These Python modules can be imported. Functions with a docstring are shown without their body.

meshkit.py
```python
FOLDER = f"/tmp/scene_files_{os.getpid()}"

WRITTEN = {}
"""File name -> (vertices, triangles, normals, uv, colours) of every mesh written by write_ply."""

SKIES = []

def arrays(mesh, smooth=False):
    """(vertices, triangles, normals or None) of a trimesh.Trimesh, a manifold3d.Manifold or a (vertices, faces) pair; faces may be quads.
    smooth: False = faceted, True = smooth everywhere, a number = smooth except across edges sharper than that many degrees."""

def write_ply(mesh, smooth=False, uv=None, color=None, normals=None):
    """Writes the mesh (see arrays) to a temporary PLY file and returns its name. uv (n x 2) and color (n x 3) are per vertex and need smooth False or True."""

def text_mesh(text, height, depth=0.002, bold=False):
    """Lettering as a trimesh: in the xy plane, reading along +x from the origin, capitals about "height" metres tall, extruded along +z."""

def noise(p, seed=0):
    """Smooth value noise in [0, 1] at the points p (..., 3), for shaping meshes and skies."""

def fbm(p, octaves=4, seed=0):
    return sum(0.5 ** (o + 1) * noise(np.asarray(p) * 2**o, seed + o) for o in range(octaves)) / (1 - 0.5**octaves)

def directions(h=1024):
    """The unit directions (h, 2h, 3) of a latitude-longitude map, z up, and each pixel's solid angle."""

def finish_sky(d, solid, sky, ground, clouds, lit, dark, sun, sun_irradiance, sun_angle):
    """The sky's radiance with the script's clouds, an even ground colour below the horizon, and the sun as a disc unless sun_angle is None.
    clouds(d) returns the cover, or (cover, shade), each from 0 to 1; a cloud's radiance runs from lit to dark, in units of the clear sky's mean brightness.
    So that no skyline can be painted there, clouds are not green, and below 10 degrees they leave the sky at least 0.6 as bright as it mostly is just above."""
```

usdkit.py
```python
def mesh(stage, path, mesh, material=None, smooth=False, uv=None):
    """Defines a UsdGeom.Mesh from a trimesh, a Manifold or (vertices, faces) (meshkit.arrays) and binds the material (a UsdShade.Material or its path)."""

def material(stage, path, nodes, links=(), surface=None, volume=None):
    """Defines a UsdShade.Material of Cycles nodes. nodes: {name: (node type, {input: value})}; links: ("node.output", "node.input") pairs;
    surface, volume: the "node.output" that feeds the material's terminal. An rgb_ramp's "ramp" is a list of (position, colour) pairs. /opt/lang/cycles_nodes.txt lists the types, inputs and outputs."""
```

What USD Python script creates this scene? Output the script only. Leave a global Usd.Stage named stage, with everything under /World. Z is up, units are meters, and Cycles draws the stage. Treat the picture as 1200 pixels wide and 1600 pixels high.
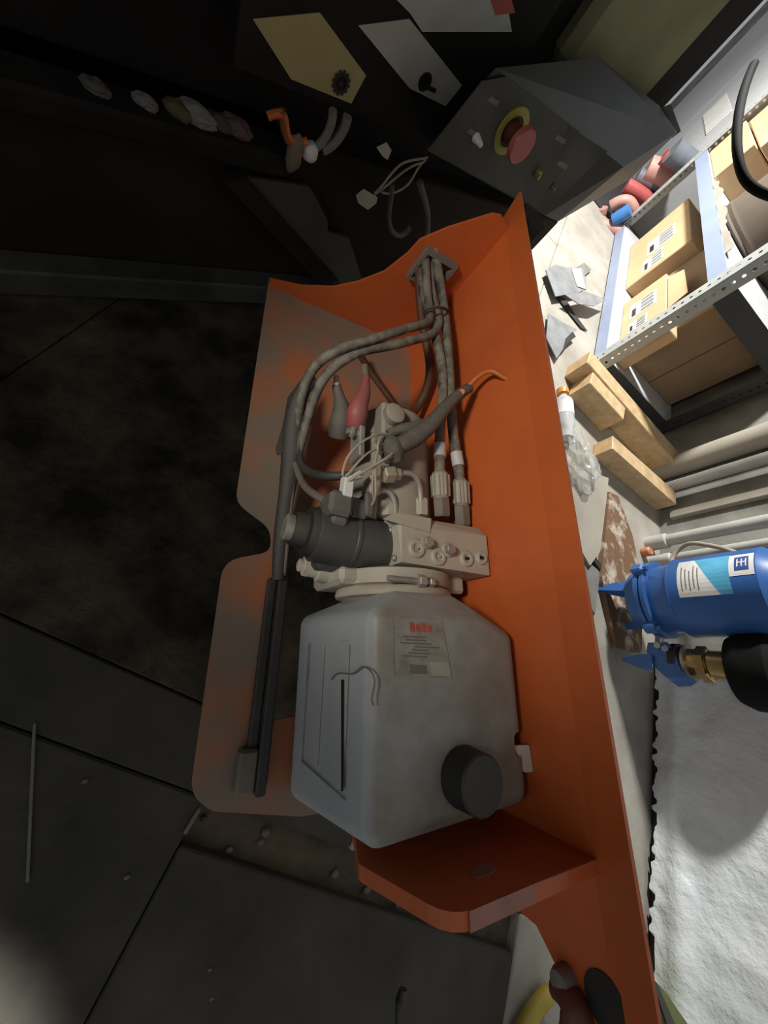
import math, random
import numpy as np, trimesh, manifold3d as m3
import usdkit, meshkit
from pxr import Usd, UsdGeom, UsdLux, UsdShade, Gf, Sdf
from scipy.interpolate import CubicSpline

stage = Usd.Stage.CreateInMemory()
UsdGeom.SetStageUpAxis(stage, UsdGeom.Tokens.z)
UsdGeom.SetStageMetersPerUnit(stage, 1.0)
UsdGeom.Xform.Define(stage, '/World')
UsdGeom.Scope.Define(stage, '/World/Looks')

# ------------------------------------------------------------------ camera
FPX, CAMH = 575.0, 0.8
def un(v):
    v = np.array(v, float); return v / np.linalg.norm(v)
_Y = un([19, -1660, FPX]); _Z = -un([-338, 195.3, FPX]); _X = un(np.cross(_Y, _Z)); _Y = np.cross(_Z, _X)
RM = np.array([_X, _Y, _Z])                 # camera (right, down, forward) -> world
CAM = np.array([0, 0, CAMH])
cam = UsdGeom.Camera.Define(stage, '/World/camera')
M = np.eye(4)
M[:3, 0] = RM @ [1, 0, 0]; M[:3, 1] = RM @ [0, -1, 0]; M[:3, 2] = RM @ [0, 0, -1]; M[:3, 3] = CAM
cam.AddTransformOp().Set(Gf.Matrix4d(*M.T.flatten().tolist()))
cam.CreateHorizontalApertureAttr(24.0); cam.CreateVerticalApertureAttr(32.0)
cam.CreateFocalLengthAttr(24.0 * FPX / 1200)
cam.CreateClippingRangeAttr(Gf.Vec2f(0.01, 100))
cam.CreateExposureAttr(0.0)

# ------------------------------------------------------------------ frames
A65 = math.radians(65)
U = np.array([math.cos(A65), math.sin(A65), 0]); N = np.array([math.sin(A65), -math.cos(A65), 0]); Zv = np.array([0, 0, 1.0])
A27 = math.radians(27)
CC = np.array([math.cos(A27), math.sin(A27), 0]); CM = np.array([math.sin(A27), -math.cos(A27), 0])
def W(u, n, z=0.0): return u * U + n * N + z * Zv          # building frame: u along the wall, n towards it
def L(s, k, z=0.0): return s * CC + k * CM + z * Zv         # lift frame: s along its side, k out of it

# ------------------------------------------------------------------ lights
def rect(name, pos, target, w, h, power, color=(1, 1, 1), spread=None):
    l = UsdLux.RectLight.Define(stage, '/World/' + name)
    l.CreateWidthAttr(w); l.CreateHeightAttr(h); l.CreateIntensityAttr(power); l.CreateColorAttr(Gf.Vec3f(*color))
    z = un(np.array(pos) - np.array(target)); x = un(np.cross([0.01, 0.02, 1], z)); y = np.cross(z, x)
    m = np.eye(4); m[:3, 0] = x; m[:3, 1] = y; m[:3, 2] = z; m[:3, 3] = pos
    l.AddTransformOp().Set(Gf.Matrix4d(*m.T.flatten().tolist()))
    if spread:
        s = UsdLux.ShapingAPI.Apply(l.GetPrim()); s.CreateShapingConeAngleAttr(spread); s.CreateShapingConeSoftnessAttr(0.5)
    return l
rect('unseen_ceiling_lamp', W(3.0, -0.35, 2.0), W(1.0, 1.1, 0), 0.22, 0.22, 1180, (1.0, 0.98, 0.94))  # out of view, placed to light the shelf, wall and floor on the right
WL = np.array([-0.70, 0.12, 1.12])                          # unseen light over the tray (an added lamp housing is built below)
def spot(name, pos, target, radius, power, color, cone, soft):
    l = UsdLux.SphereLight.Define(stage, '/World/' + name); l.CreateRadiusAttr(radius); l.CreateIntensityAttr(power); l.CreateColorAttr(Gf.Vec3f(*color))
    z = un(np.array(pos) - np.array(target)); x = un(np.cross([0.01, 0.02, 1], z)); y = np.cross(z, x)
    m = np.eye(4); m[:3, 0] = x; m[:3, 1] = y; m[:3, 2] = z; m[:3, 3] = pos
    l.AddTransformOp().Set(Gf.Matrix4d(*m.T.flatten().tolist()))
    s = UsdLux.ShapingAPI.Apply(l.GetPrim()); s.CreateShapingConeAngleAttr(cone); s.CreateShapingConeSoftnessAttr(soft)
spot('unseen_bluish_light', (-2.2, 0.25, 1.3), (0.20, 0.08, 0.36), 0.28, 34, (0.84, 0.93, 1.0), 8.5, 1.0)  # out of view, bluish, placed to light the left side of the tank
spot('unseen_tray_light', WL, (0.38, 0.36, 0.42), 0.10, 92, (1.0, 0.94, 0.84), 24, 1.0)  # out of view, aimed to light the tray and its orange skin
spot('unseen_floor_spot', (-0.29, -0.60, 2.6), (-0.29, -0.60, 0), 0.04, 17000, (1, 0.97, 0.93), 6.0, 0.4)  # out of view, placed to light a patch of the dark floor
dome = UsdLux.DomeLight.Define(stage, '/World/ambient_light'); dome.CreateIntensityAttr(0.10); dome.CreateColorAttr(Gf.Vec3f(0.95, 0.97, 1.0))

# ------------------------------------------------------------------ pixel rays onto real planes
def ray(px, py): return RM @ np.array([px - 600, py - 800, FPX])
def pz(px, py, z):
    d = ray(px, py); return CAM + d * (z - CAMH) / d[2]
def pX(px, py, x):
    d = ray(px, py); return CAM + d * x / d[0]
def pY(px, py, y):
    d = ray(px, py); return CAM + d * y / d[1]
def pn(px, py, n, k):
    d = ray(px, py); return CAM + d * (k - n @ CAM) / (n @ d)
def pc(px, py, k): return pn(px, py, CM, k)
def pw(px, py, n): return pn(px, py, N, n)

# ------------------------------------------------------------------ scene helpers
count = {}
def numbered(path):
    n = count.get(path, 0); count[path] = n + 1
    return path if n == 0 else f'{path}_{n:03d}'
def cd(p, **kw):
    for k, v in kw.items():
        if v: p.SetCustomDataByKey(k, v)
def thing(name, label, cat, group=None, kind=None):
    x = UsdGeom.Xform.Define(stage, numbered('/World/' + name)); p = x.GetPrim()
    cd(p, label=label, category=cat, group=group, kind=kind); return p
def obj(name, mesh, mat, parent=None, smooth=False, label=None, cat=None, group=None, kind=None):
    base = str(parent.GetPath()) if parent else '/World'
    p = usdkit.mesh(stage, numbered(base + '/' + name), mesh, mat, smooth=smooth).GetPrim()
    cd(p, label=label, category=cat, group=group, kind=kind); return p

# ------------------------------------------------------------------ mesh helpers
def cat(*ms):
    out = []
    for m in ms:
        v, f, _ = meshkit.arrays(m); out.append(trimesh.Trimesh(v, f, process=False))
    return trimesh.util.concatenate(out)
def hull(pts): return trimesh.convex.convex_hull(np.array(pts))
def box(org, ax, ay, az, lo, hi, c=0.0):
    """box in a frame, lo..hi along ax, ay, az, edges chamfered by c"""
    lo, hi = np.array(lo, float), np.array(hi, float); pts = []
    c = min(c, *(0.45 * (hi - lo)))
    for sx in (0, 1):
        for sy in (0, 1):
            for sz in (0, 1):
                s = np.array([sx, sy, sz]); p = np.where(s, hi, lo); inw = np.where(s, -1, 1) * c
                if c <= 0: pts.append(p)
                else:
                    for k in range(3):
                        q = p + inw; q[k] = p[k]; pts.append(q)
    pts = np.array(pts)
    return hull(np.array(org) + pts[:, :1] * ax + pts[:, 1:2] * ay + pts[:, 2:] * az)
I3 = (np.array([1., 0, 0]), np.array([0, 1., 0]), np.array([0, 0, 1.]))
def abox(lo, hi, c=0.0): return box((0, 0, 0), *I3, lo, hi, c)
def wbox(lo, hi, c=0.0): return box((0, 0, 0), U, N, Zv, lo, hi, c)
def lbox(lo, hi, c=0.0): return box((0, 0, 0), CC, CM, Zv, lo, hi, c)
def tomesh(man):
    m = man.to_mesh(); return trimesh.Trimesh(m.vert_properties[:, :3], m.tri_verts, process=False)
def plate(pts, nv, t, holes=()):
    """a flat plate with the outline pts (3D, coplanar), t thick along nv"""
    pts = [np.array(p, float) for p in pts]; nv = un(nv); o = pts[0]
    x = un(pts[1] - o - nv * ((pts[1] - o) @ nv)); y = np.cross(nv, x)
    def flat(q):
        a = [((p - o) @ x, (p - o) @ y) for p in q]
        s = sum(a[i][0] * a[(i + 1) % len(a)][1] - a[(i + 1) % len(a)][0] * a[i][1] for i in range(len(a)))
        return a if s > 0 else a[::-1]
    cs = m3.CrossSection([flat(pts)])
    for h in holes: cs = cs - m3.CrossSection([flat([np.array(p, float) for p in h])])
    m = tomesh(m3.Manifold.extrude(cs, t))
    v = m.vertices; return trimesh.Trimesh(o + v[:, :1] * x + v[:, 1:2] * y + v[:, 2:] * nv, m.faces, process=False)
def rounded(poly, r, n=5):
    """2D or 3D closed outline with its corners cut round; r a number or one per corner"""
    poly = [np.array(p, float) for p in poly]; out = []
    for i, p in enumerate(poly):
        a, b = poly[i - 1] - p, poly[(i + 1) % len(poly)] - p
        rr = min(r[i] if np.ndim(r) else r, 0.45 * np.linalg.norm(a), 0.45 * np.linalg.norm(b))
        if rr <= 1e-6: out.append(p); continue
        p0, p2 = p + un(a) * rr, p + un(b) * rr
        for t in np.linspace(0, 1, n): out.append((1 - t) ** 2 * p0 + 2 * t * (1 - t) * p + t * t * p2)
    return out
def spline(pts, n=40):
    pts = np.array(pts, float); d = np.r_[0, np.cumsum(np.linalg.norm(np.diff(pts, axis=0), axis=1))]
    if len(pts) < 3: return np.array([pts[0] + (pts[-1] - pts[0]) * t for t in np.linspace(0, 1, n)])
    return CubicSpline(d, pts)(np.linspace(0, d[-1], n))
def tube(pts, r, sides=12, n=40, smooth=True, ribs=None, flat=1.0):
    P = spline(pts, n) if smooth else np.array(pts, float)
    n = len(P); T = np.gradient(P, axis=0); T /= np.linalg.norm(T, axis=1, keepdims=True)
    ref = np.array([0, 0, 1.0]) if abs(T[0][2]) < 0.9 else np.array([1.0, 0, 0])
    a = un(np.cross(T[0], ref)); V = []
    rr = np.full(n, r, float) if np.ndim(r) == 0 else np.interp(np.linspace(0, 1, n), np.linspace(0, 1, len(r)), r)
    for i in range(n):
        a = un(a - T[i] * (a @ T[i])); b = np.cross(T[i], a)
        k = rr[i] * (1 + (ribs if (ribs and i % 2) else 0))
        for j in range(sides):
            t = 2 * math.pi * j / sides; V.append(P[i] + k * (a * math.cos(t) + flat * b * math.sin(t)))
    F = []
    for i in range(n - 1):
        for j in range(sides):
            p, q = i * sides + j, i * sides + (j + 1) % sides
            F += [(p, q, q + sides), (p, q + sides, p + sides)]
    V += [P[0], P[-1]]; c0 = len(V) - 2
    for j in range(sides):
        F += [(c0, (j + 1) % sides, j), (c0 + 1, (n - 1) * sides + j, (n - 1) * sides + (j + 1) % sides)]
    return trimesh.Trimesh(np.array(V), np.array(F), process=False)
def lathe(p0, axis, prof, sides=32):
    """turned solid: prof = (distance along axis, radius)"""
    axis = un(axis); ref = np.array([0, 0, 1.0]) if abs(axis[2]) < 0.9 else np.array([1.0, 0, 0])
    a = un(np.cross(axis, ref)); b = np.cross(axis, a); V, F = [], []
    for d, r in prof:
        for j in range(sides):
            t = 2 * math.pi * j / sides; V.append(np.array(p0) + axis * d + max(r, 1e-5) * (a * math.cos(t) + b * math.sin(t)))
    for i in range(len(prof) - 1):
        for j in range(sides):
            p, q = i * sides + j, i * sides + (j + 1) % sides
            F += [(p, q, q + sides), (p, q + sides, p + sides)]
    c = len(V); V += [np.array(p0) + axis * prof[0][0], np.array(p0) + axis * prof[-1][0]]; e = (len(prof) - 1) * sides
    for j in range(sides):
        F += [(c, (j + 1) % sides, j), (c + 1, e + j, e + (j + 1) % sides)]
    return trimesh.Trimesh(np.array(V), np.array(F), process=False)
def nut(p0, axis, h, r, c=0.12): return lathe(p0, axis, [(0, r * (1 - c)), (h * c, r), (h * (1 - c), r), (h, r * (1 - c))], 6)
def blob(c, r, seed, amp=0.25, sq=(1, 1, 1), sub=2, fr=3.0):
    m = trimesh.creation.icosphere(sub); v = np.array(m.vertices)
    v = v * (1 + amp * meshkit.noise(v * fr, seed)[:, None]) if meshkit.noise(v * fr, seed).ndim == 1 else v
    return trimesh.Trimesh(np.array(c) + v * r * np.array(sq), m.faces, process=False)
def sheet(o, a, b, na, nb, t, fn):
    """a thin wavy closed sheet: o + i a + j b + fn(i, j) offset vector, t thick"""
    nrm = un(np.cross(a, b)); g = [[None] * (nb + 1) for _ in range(na + 1)]; V = []
    for i in range(na + 1):
        for j in range(nb + 1):
            x, y = i / na, j / nb; g[i][j] = len(V); V.append(np.array(o) + np.array(a) * x + np.array(b) * y + fn(x, y))
    k = len(V); V = np.array(V); V = np.vstack([V, V - nrm * t]); F = []
    for i in range(na):
        for j in range(nb):
            p, q, r_, s = g[i][j], g[i + 1][j], g[i + 1][j + 1], g[i][j + 1]
            F += [(p, q, r_), (p, r_, s), (k + p, k + r_, k + q), (k + p, k + s, k + r_)]
    rim = [g[i][0] for i in range(na + 1)] + [g[na][j] for j in range(1, nb + 1)] + [g[i][nb] for i in range(na - 1, -1, -1)] + [g[0][j] for j in range(nb - 1, 0, -1)]
    for i in range(len(rim)):
        p, q = rim[i], rim[(i + 1) % len(rim)]; F += [(p, k + p, k + q), (p, k + q, q)]
    return trimesh.Trimesh(V, np.array(F), process=False)

# ------------------------------------------------------------------ materials
def mk(name, col, rough=0.6, var=0.25, scale=12, metal=0.0, bump=0.0, col2=None, lo=0.35, hi=0.65, dust=None, dust_amt=0.8, detail=5, bscale=None, spec=0.5, trans=0.0, alpha=1.0, sss=0.0, stretch=None):
    """paint, plastic, metal or concrete: noise mixes col with col2 (or a darker col); dust settles where the surface looks up"""
    col = np.array(col, float); c2 = col * (1 - var) if col2 is None else np.array(col2, float)
    nodes = {'g': ('texture_coordinate', {}), 'n': ('noise_texture', {'scale': float(scale), 'detail': float(detail), 'roughness': 0.62}),
             'r': ('rgb_ramp', {'ramp': [(lo, tuple(col)), (hi, tuple(c2))]}),
             'p': ('principled_bsdf', {'roughness': rough, 'metallic': metal, 'specular_ior_level': spec, 'transmission_weight': trans, 'alpha': alpha, 'subsurface_weight': sss, 'subsurface_scale': 0.02, 'subsurface_radius': (1.0, 1.0, 1.0)})}
    links = [('n.fac', 'r.fac')]
    if stretch:
        nodes['m'] = ('mapping', {'scale': tuple(stretch)}); links += [('g.object', 'm.vector'), ('m.vector', 'n.vector')]
    else: links.append(('g.object', 'n.vector'))
    out = 'r.color'
    if dust is not None:
        nodes.update({'geo': ('geometry', {}), 'sx': ('separate_xyz', {}), 'up': ('map_range', {'from_min': 0.25, 'from_max': 0.9, 'to_min': 0.0, 'to_max': float(dust_amt), 'clamp': True}),
                      'n2': ('noise_texture', {'scale': 7.0, 'detail': 6.0, 'roughness': 0.65}), 'mr': ('map_range', {'from_min': 0.3, 'from_max': 0.6, 'to_min': 0.35, 'to_max': 1.0, 'clamp': True}),
                      'mm': ('math', {'math_type': 'multiply'}), 'mx': ('mix', {'color2': tuple(dust)})})
        links += [('geo.normal', 'sx.vector'), ('sx.z', 'up.value'), ('g.object', 'n2.vector'), ('n2.fac', 'mr.value'), ('up.result', 'mm.value1'), ('mr.result', 'mm.value2'), ('mm.value', 'mx.fac'), ('r.color', 'mx.color1')]
        out = 'mx.color'
    links.append((out, 'p.base_color'))
    if bump:
        nodes['nb'] = ('noise_texture', {'scale': float(bscale or scale * 6), 'detail': 5.0, 'roughness': 0.6}); nodes['b'] = ('bump', {'strength': 1.0, 'distance': bump})
        links += [('g.object', 'nb.vector'), ('nb.fac', 'b.height'), ('b.normal', 'p.normal')]
    return usdkit.material(stage, '/World/Looks/' + name, nodes, links, surface='p.BSDF')
DUST = (0.22, 0.185, 0.145)
ORANGE = (0.62, 0.135, 0.03)
m_orange = mk('orange_paint', ORANGE, 0.42, col2=(0.52, 0.11, 0.03), scale=5)
m_orange_dusty = mk('dusty_orange_paint', (0.50, 0.165, 0.07), 0.8, col2=(0.27, 0.205, 0.15), scale=6, lo=0.38, hi=0.56, detail=7)
m_orange_edge = mk('orange_edge', (0.66, 0.17, 0.05), 0.5)
m_scuff = mk('scuffed_edge', (0.42, 0.20, 0.15), 0.6, scale=30)
m_black = mk('black_rubber', (0.02, 0.02, 0.02), 0.6, scale=20, dust=DUST, dust_amt=0.3)
m_rubber = mk('matt_black_rubber', (0.008, 0.008, 0.008), 0.8, scale=20, spec=0.15)
m_strip = mk('worn_black_steel', (0.035, 0.034, 0.03), 0.55, scale=30, col2=(0.12, 0.11, 0.09), lo=0.5, hi=0.7, stretch=(1, 0.3, 1))
m_tank = mk('tank_plastic', (0.47, 0.50, 0.52), 0.5, var=0.12, scale=6, dust=(0.215, 0.178, 0.122), dust_amt=1.0, sss=0.05)
m_neck = mk('neck_grey', (0.22, 0.21, 0.19), 0.6, dust=DUST)
m_cap = mk('cap_black', (0.025, 0.024, 0.022), 0.6, scale=30, dust=(0.07, 0.062, 0.05), dust_amt=0.6)
m_alu = mk('dusty_aluminium', (0.50, 0.46, 0.38), 0.55, scale=14, col2=(0.38, 0.34, 0.27), metal=0.0, dust=(0.46, 0.405, 0.31), dust_amt=0.6)
m_motor = mk('motor_dusty', (0.28, 0.255, 0.21), 0.7, scale=10, dust=(0.36, 0.315, 0.24), dust_amt=0.9)
m_steel = mk('dull_steel', (0.45, 0.43, 0.38), 0.45, scale=40, metal=0.5)
m_brass_nut = mk('zinc_fitting', (0.46, 0.41, 0.31), 0.45, scale=30, metal=0.3)
m_solenoid = mk('solenoid_black', (0.04, 0.042, 0.044), 0.5, scale=15, dust=(0.10, 0.09, 0.075), dust_amt=0.8)
m_hose = mk('dusty_hose', (0.20, 0.18, 0.145), 0.75, scale=55, col2=(0.05, 0.045, 0.037), lo=0.40, hi=0.60, dust=(0.25, 0.22, 0.17), dust_amt=0.6)
m_hosedark = mk('dark_hose', (0.045, 0.042, 0.037), 0.65, scale=25, dust=(0.12, 0.105, 0.085), dust_amt=0.5)
m_hosered = mk('red_brown_hose', (0.11, 0.045, 0.025), 0.6, scale=25)
m_sleeve = mk('braided_sleeve', (0.14, 0.125, 0.10), 0.9, scale=90, col2=(0.06, 0.053, 0.044), dust=(0.20, 0.178, 0.14), dust_amt=0.6, bump=0.002, bscale=500)
m_band = mk('white_band', (0.62, 0.62, 0.60), 0.5, scale=20)
m_ferrule = mk('ferrule', (0.36, 0.33, 0.27), 0.5, scale=30, metal=0.2, dust=(0.4, 0.36, 0.29), dust_amt=0.5)
m_white = mk('white_plastic', (0.72, 0.71, 0.68), 0.45, var=0.1)
m_wire = mk('pale_wire', (0.42, 0.37, 0.27), 0.6, scale=40)
m_red = mk('red_boot', (0.36, 0.07, 0.065), 0.55, scale=20, dust=(0.28, 0.13, 0.11), dust_amt=0.6)
m_boot = mk('grey_boot', (0.10, 0.095, 0.085), 0.7, scale=20, dust=DUST, dust_amt=0.5)
m_orangewire = mk('orange_wire', (0.6, 0.16, 0.03), 0.5)
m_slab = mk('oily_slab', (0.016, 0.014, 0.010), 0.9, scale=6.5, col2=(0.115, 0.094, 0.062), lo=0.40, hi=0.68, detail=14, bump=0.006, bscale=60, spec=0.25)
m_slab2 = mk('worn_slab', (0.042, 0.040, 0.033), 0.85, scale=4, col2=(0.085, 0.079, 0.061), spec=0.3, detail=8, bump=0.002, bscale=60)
m_trench = mk('dirt_bed', (0.13, 0.104, 0.066), 0.95, scale=16, col2=(0.07, 0.058, 0.04), detail=8, bump=0.006, bscale=60)
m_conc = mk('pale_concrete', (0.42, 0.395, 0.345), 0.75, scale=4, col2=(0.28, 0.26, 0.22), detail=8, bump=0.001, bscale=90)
m_wall = mk('wall_plaster', (0.25, 0.245, 0.215), 0.85, scale=5, col2=(0.14, 0.135, 0.115), detail=8, bump=0.002, bscale=30)
m_sheet = mk('white_sheeting', (0.82, 0.86, 0.88), 0.3, scale=5, col2=(0.66, 0.70, 0.72), detail=8, bump=0.012, bscale=14)
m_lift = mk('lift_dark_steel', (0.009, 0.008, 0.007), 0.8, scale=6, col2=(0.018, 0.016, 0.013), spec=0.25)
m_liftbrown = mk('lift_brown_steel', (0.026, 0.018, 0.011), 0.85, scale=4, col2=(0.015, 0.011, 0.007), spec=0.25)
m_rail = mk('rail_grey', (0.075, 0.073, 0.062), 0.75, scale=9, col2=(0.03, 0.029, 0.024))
m_grey = mk('bracket_grey', (0.075, 0.07, 0.057), 0.7, scale=9)
m_olive = mk('olive_paint', (0.26, 0.24, 0.12), 0.7, scale=9)
m_box = mk('control_box_black', (0.014, 0.014, 0.012), 0.5, scale=9, col2=(0.022, 0.022, 0.018), dust=(0.03, 0.029, 0.022), dust_amt=0.4)
m_panel = mk('control_panel', (0.055, 0.054, 0.042), 0.6, scale=12, col2=(0.035, 0.035, 0.027))
m_gloss = mk('black_gloss', (0.008, 0.008, 0.01), 0.2)
m_yellow = mk('yellow_ring', (0.36, 0.31, 0.055), 0.5)
m_estop = mk('red_button', (0.48, 0.12, 0.11), 0.4)
m_estopdark = mk('red_stem', (0.09, 0.02, 0.015), 0.5)
m_decaly = mk('yellow_decal', (0.42, 0.38, 0.17), 0.5, var=0.15)
m_decalw = mk('white_decal', (0.5, 0.49, 0.43), 0.5, var=0.15)
m_ink = mk('black_ink', (0.02, 0.02, 0.02), 0.5)
m_inkgrey = mk('grey_ink', (0.16, 0.15, 0.13), 0.6)
m_inkred = mk('red_ink', (0.5, 0.10, 0.06), 0.6)
m_card = mk('cardboard', (0.62, 0.42, 0.235), 0.8, scale=6, var=0.14)
m_card2 = mk('cardboard_brown', (0.36, 0.245, 0.145), 0.85, scale=6, var=0.14)
m_kraft = mk('kraft_fibre', (0.12, 0.092, 0.068), 0.8, scale=8, var=0.15)
m_shelf = mk('shelf_enamel', (0.30, 0.36, 0.50), 0.4, scale=8, var=0.1)
m_deck = mk('shelf_deck', (0.55, 0.56, 0.57), 0.5, scale=8, var=0.08)
m_post = mk('slotted_angle', (0.46, 0.48, 0.46), 0.4, scale=20, var=0.15, metal=0.2)
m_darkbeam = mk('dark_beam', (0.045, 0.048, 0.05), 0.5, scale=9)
m_wood = mk('pine', (0.60, 0.44, 0.25), 0.7, scale=9, col2=(0.44, 0.31, 0.165), stretch=(3, 3, 3), detail=8)
m_woodend = mk('pine_end', (0.50, 0.33, 0.16), 0.8, scale=25)
m_pipe = mk('grey_pipe', (0.46, 0.46, 0.43), 0.45, scale=12, var=0.15)
m_blue = mk('pump_blue', (0.035, 0.12, 0.36), 0.35, scale=10, var=0.12)
m_brass = mk('brass', (0.60, 0.42, 0.18), 0.3, metal=0.9, scale=20)
m_cyan = mk('cyan_print', (0.10, 0.42, 0.65), 0.4)
m_navy = mk('navy_print', (0.04, 0.09, 0.32), 0.4)
m_rust = mk('rusty_board', (0.17, 0.095, 0.05), 0.85, scale=16, col2=(0.50, 0.44, 0.36), lo=0.50, hi=0.63, detail=9, stretch=(1, 1, 1))
m_shale = mk('grey_scrap', (0.25, 0.26, 0.27), 0.6, scale=14, var=0.3)
m_charcoal = mk('charcoal_scrap', (0.03, 0.03, 0.03), 0.8)
m_pvc = mk('pink_hose', (0.55, 0.30, 0.25), 0.5, scale=9)
m_redh = mk('red_hose', (0.45, 0.09, 0.09), 0.45)
m_blueh = mk('blue_hose', (0.06, 0.22, 0.55), 0.4)
m_grayh = mk('slate_hose', (0.16, 0.18, 0.21), 0.45)
m_tan = mk('tan_board', (0.36, 0.33, 0.27), 0.8, scale=7, var=0.15)
m_yhose = mk('yellow_hose', (0.55, 0.42, 0.06), 0.5)
m_lime = mk('lime_sheet', (0.19, 0.22, 0.07), 0.6)
m_bolt = mk('tan_bolt', (0.2, 0.17, 0.13), 0.6, scale=20)
m_orgcap = mk('orange_cap', (0.75, 0.28, 0.04), 0.45)
m_chip = mk('pale_chip', (0.20, 0.17, 0.125), 0.8, scale=30)
m_insul = mk('dusty_board', (0.20, 0.195, 0.175), 0.8)
def film(name, col, fac):
    return usdkit.material(stage, '/World/Looks/' + name, {'t': ('transparent_bsdf', {'color': (0.95, 0.95, 0.95)}), 'p': ('principled_bsdf', {'base_color': col, 'roughness': 0.2}), 'x': ('mix_closure', {'fac': fac})},
                           [('t.BSDF', 'x.closure1'), ('p.BSDF', 'x.closure2')], surface='x.closure')
m_film = film('clear_film', (0.6, 0.6, 0.57), 0.28)
m_bottle = film('clear_bottle', (0.75, 0.76, 0.76), 0.55)

# ================================================================== SETTING
floor = thing('floor', 'oily dark slab floor with pale concrete strip along the wall', 'floor', kind='structure')
obj('bed', wbox((-3, -3, -0.10), (9, 3, -0.025)), m_trench, floor)
G = 0.0013
def slab(u0, u1, n0, n1, m, top=0.0): obj('slab', wbox((u0 + G, n0 + G, -0.04), (u1 - G, n1 - G, top), 0.003), m, floor)
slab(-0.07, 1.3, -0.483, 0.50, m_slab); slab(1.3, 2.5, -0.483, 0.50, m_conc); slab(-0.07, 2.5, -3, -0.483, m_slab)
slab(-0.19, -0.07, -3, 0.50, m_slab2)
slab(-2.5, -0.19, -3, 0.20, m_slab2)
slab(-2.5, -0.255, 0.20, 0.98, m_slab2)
slab(-0.19, 9, 0.50, 1.52, m_conc); slab(-2.5, -0.19, 0.98, 1.52, m_conc); slab(2.5, 9, -1.5, 0.50, m_conc)
wall = thing('wall_right', 'pale grey stained wall behind the shelving and pump', 'wall', kind='structure')
obj('wall_face', wbox((-3, 1.50, -0.05), (9, 1.62, 2.8)), m_wall, wall)
obj('dark_strip_right', wbox((-0.5, 1.474, 0.0), (0.75, 1.499, 0.022), 0.003), m_black, None, kind='structure')  # dark strip along the foot of the wall, below the sheeting

# ================================================================== ORANGE TRAY
XS, YE, YG, ZB = 0.397, 0.674, -0.197, 0.2
tray = thing('equipment_tray', 'orange steel swing-out tray with dusty floor and tall outer skin', 'tray')
px_out = [(421, 433), (368, 784), (424, 826), (424, 862), (349, 876), (297, 1240), (330, 1268), (470, 1276)]
out = [pz(x, y, ZB) for x, y in px_out]
out = rounded(out + [np.array([0.25, -0.236, ZB]), np.array([0.27, YG + 0.004, ZB]), np.array([XS, YG + 0.004, ZB]), np.array([XS, YE, ZB])], [0, 0.02, 0.02, 0.02, 0.025, 0.03, 0.01, 0, 0, 0, 0, 0])
opening = [pz(*p, ZB) for p in [(452, 848), (424, 1126), (475, 1117), (560, 1100), (560, 850)]]
obj('base_plate', plate(out, (0, 0, -1), 0.005, [opening]), m_orange_dusty, tray)
skin = [(YE + 0.04, ZB), (YG, ZB), (YG - 0.008, 0.34)] + [tuple(pX(*p, XS)[1:]) for p in [(775, 1408), (812, 1424), (838, 1446), (868, 1508), (885, 1600)]] + [(-0.62, 0.40), (-0.62, 0.509), (YE + 0.04, 0.509)]
obj('skin', plate([(XS, y, z) for y, z in skin], (1, 0, 0), 0.005), m_orange, tray)
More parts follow.
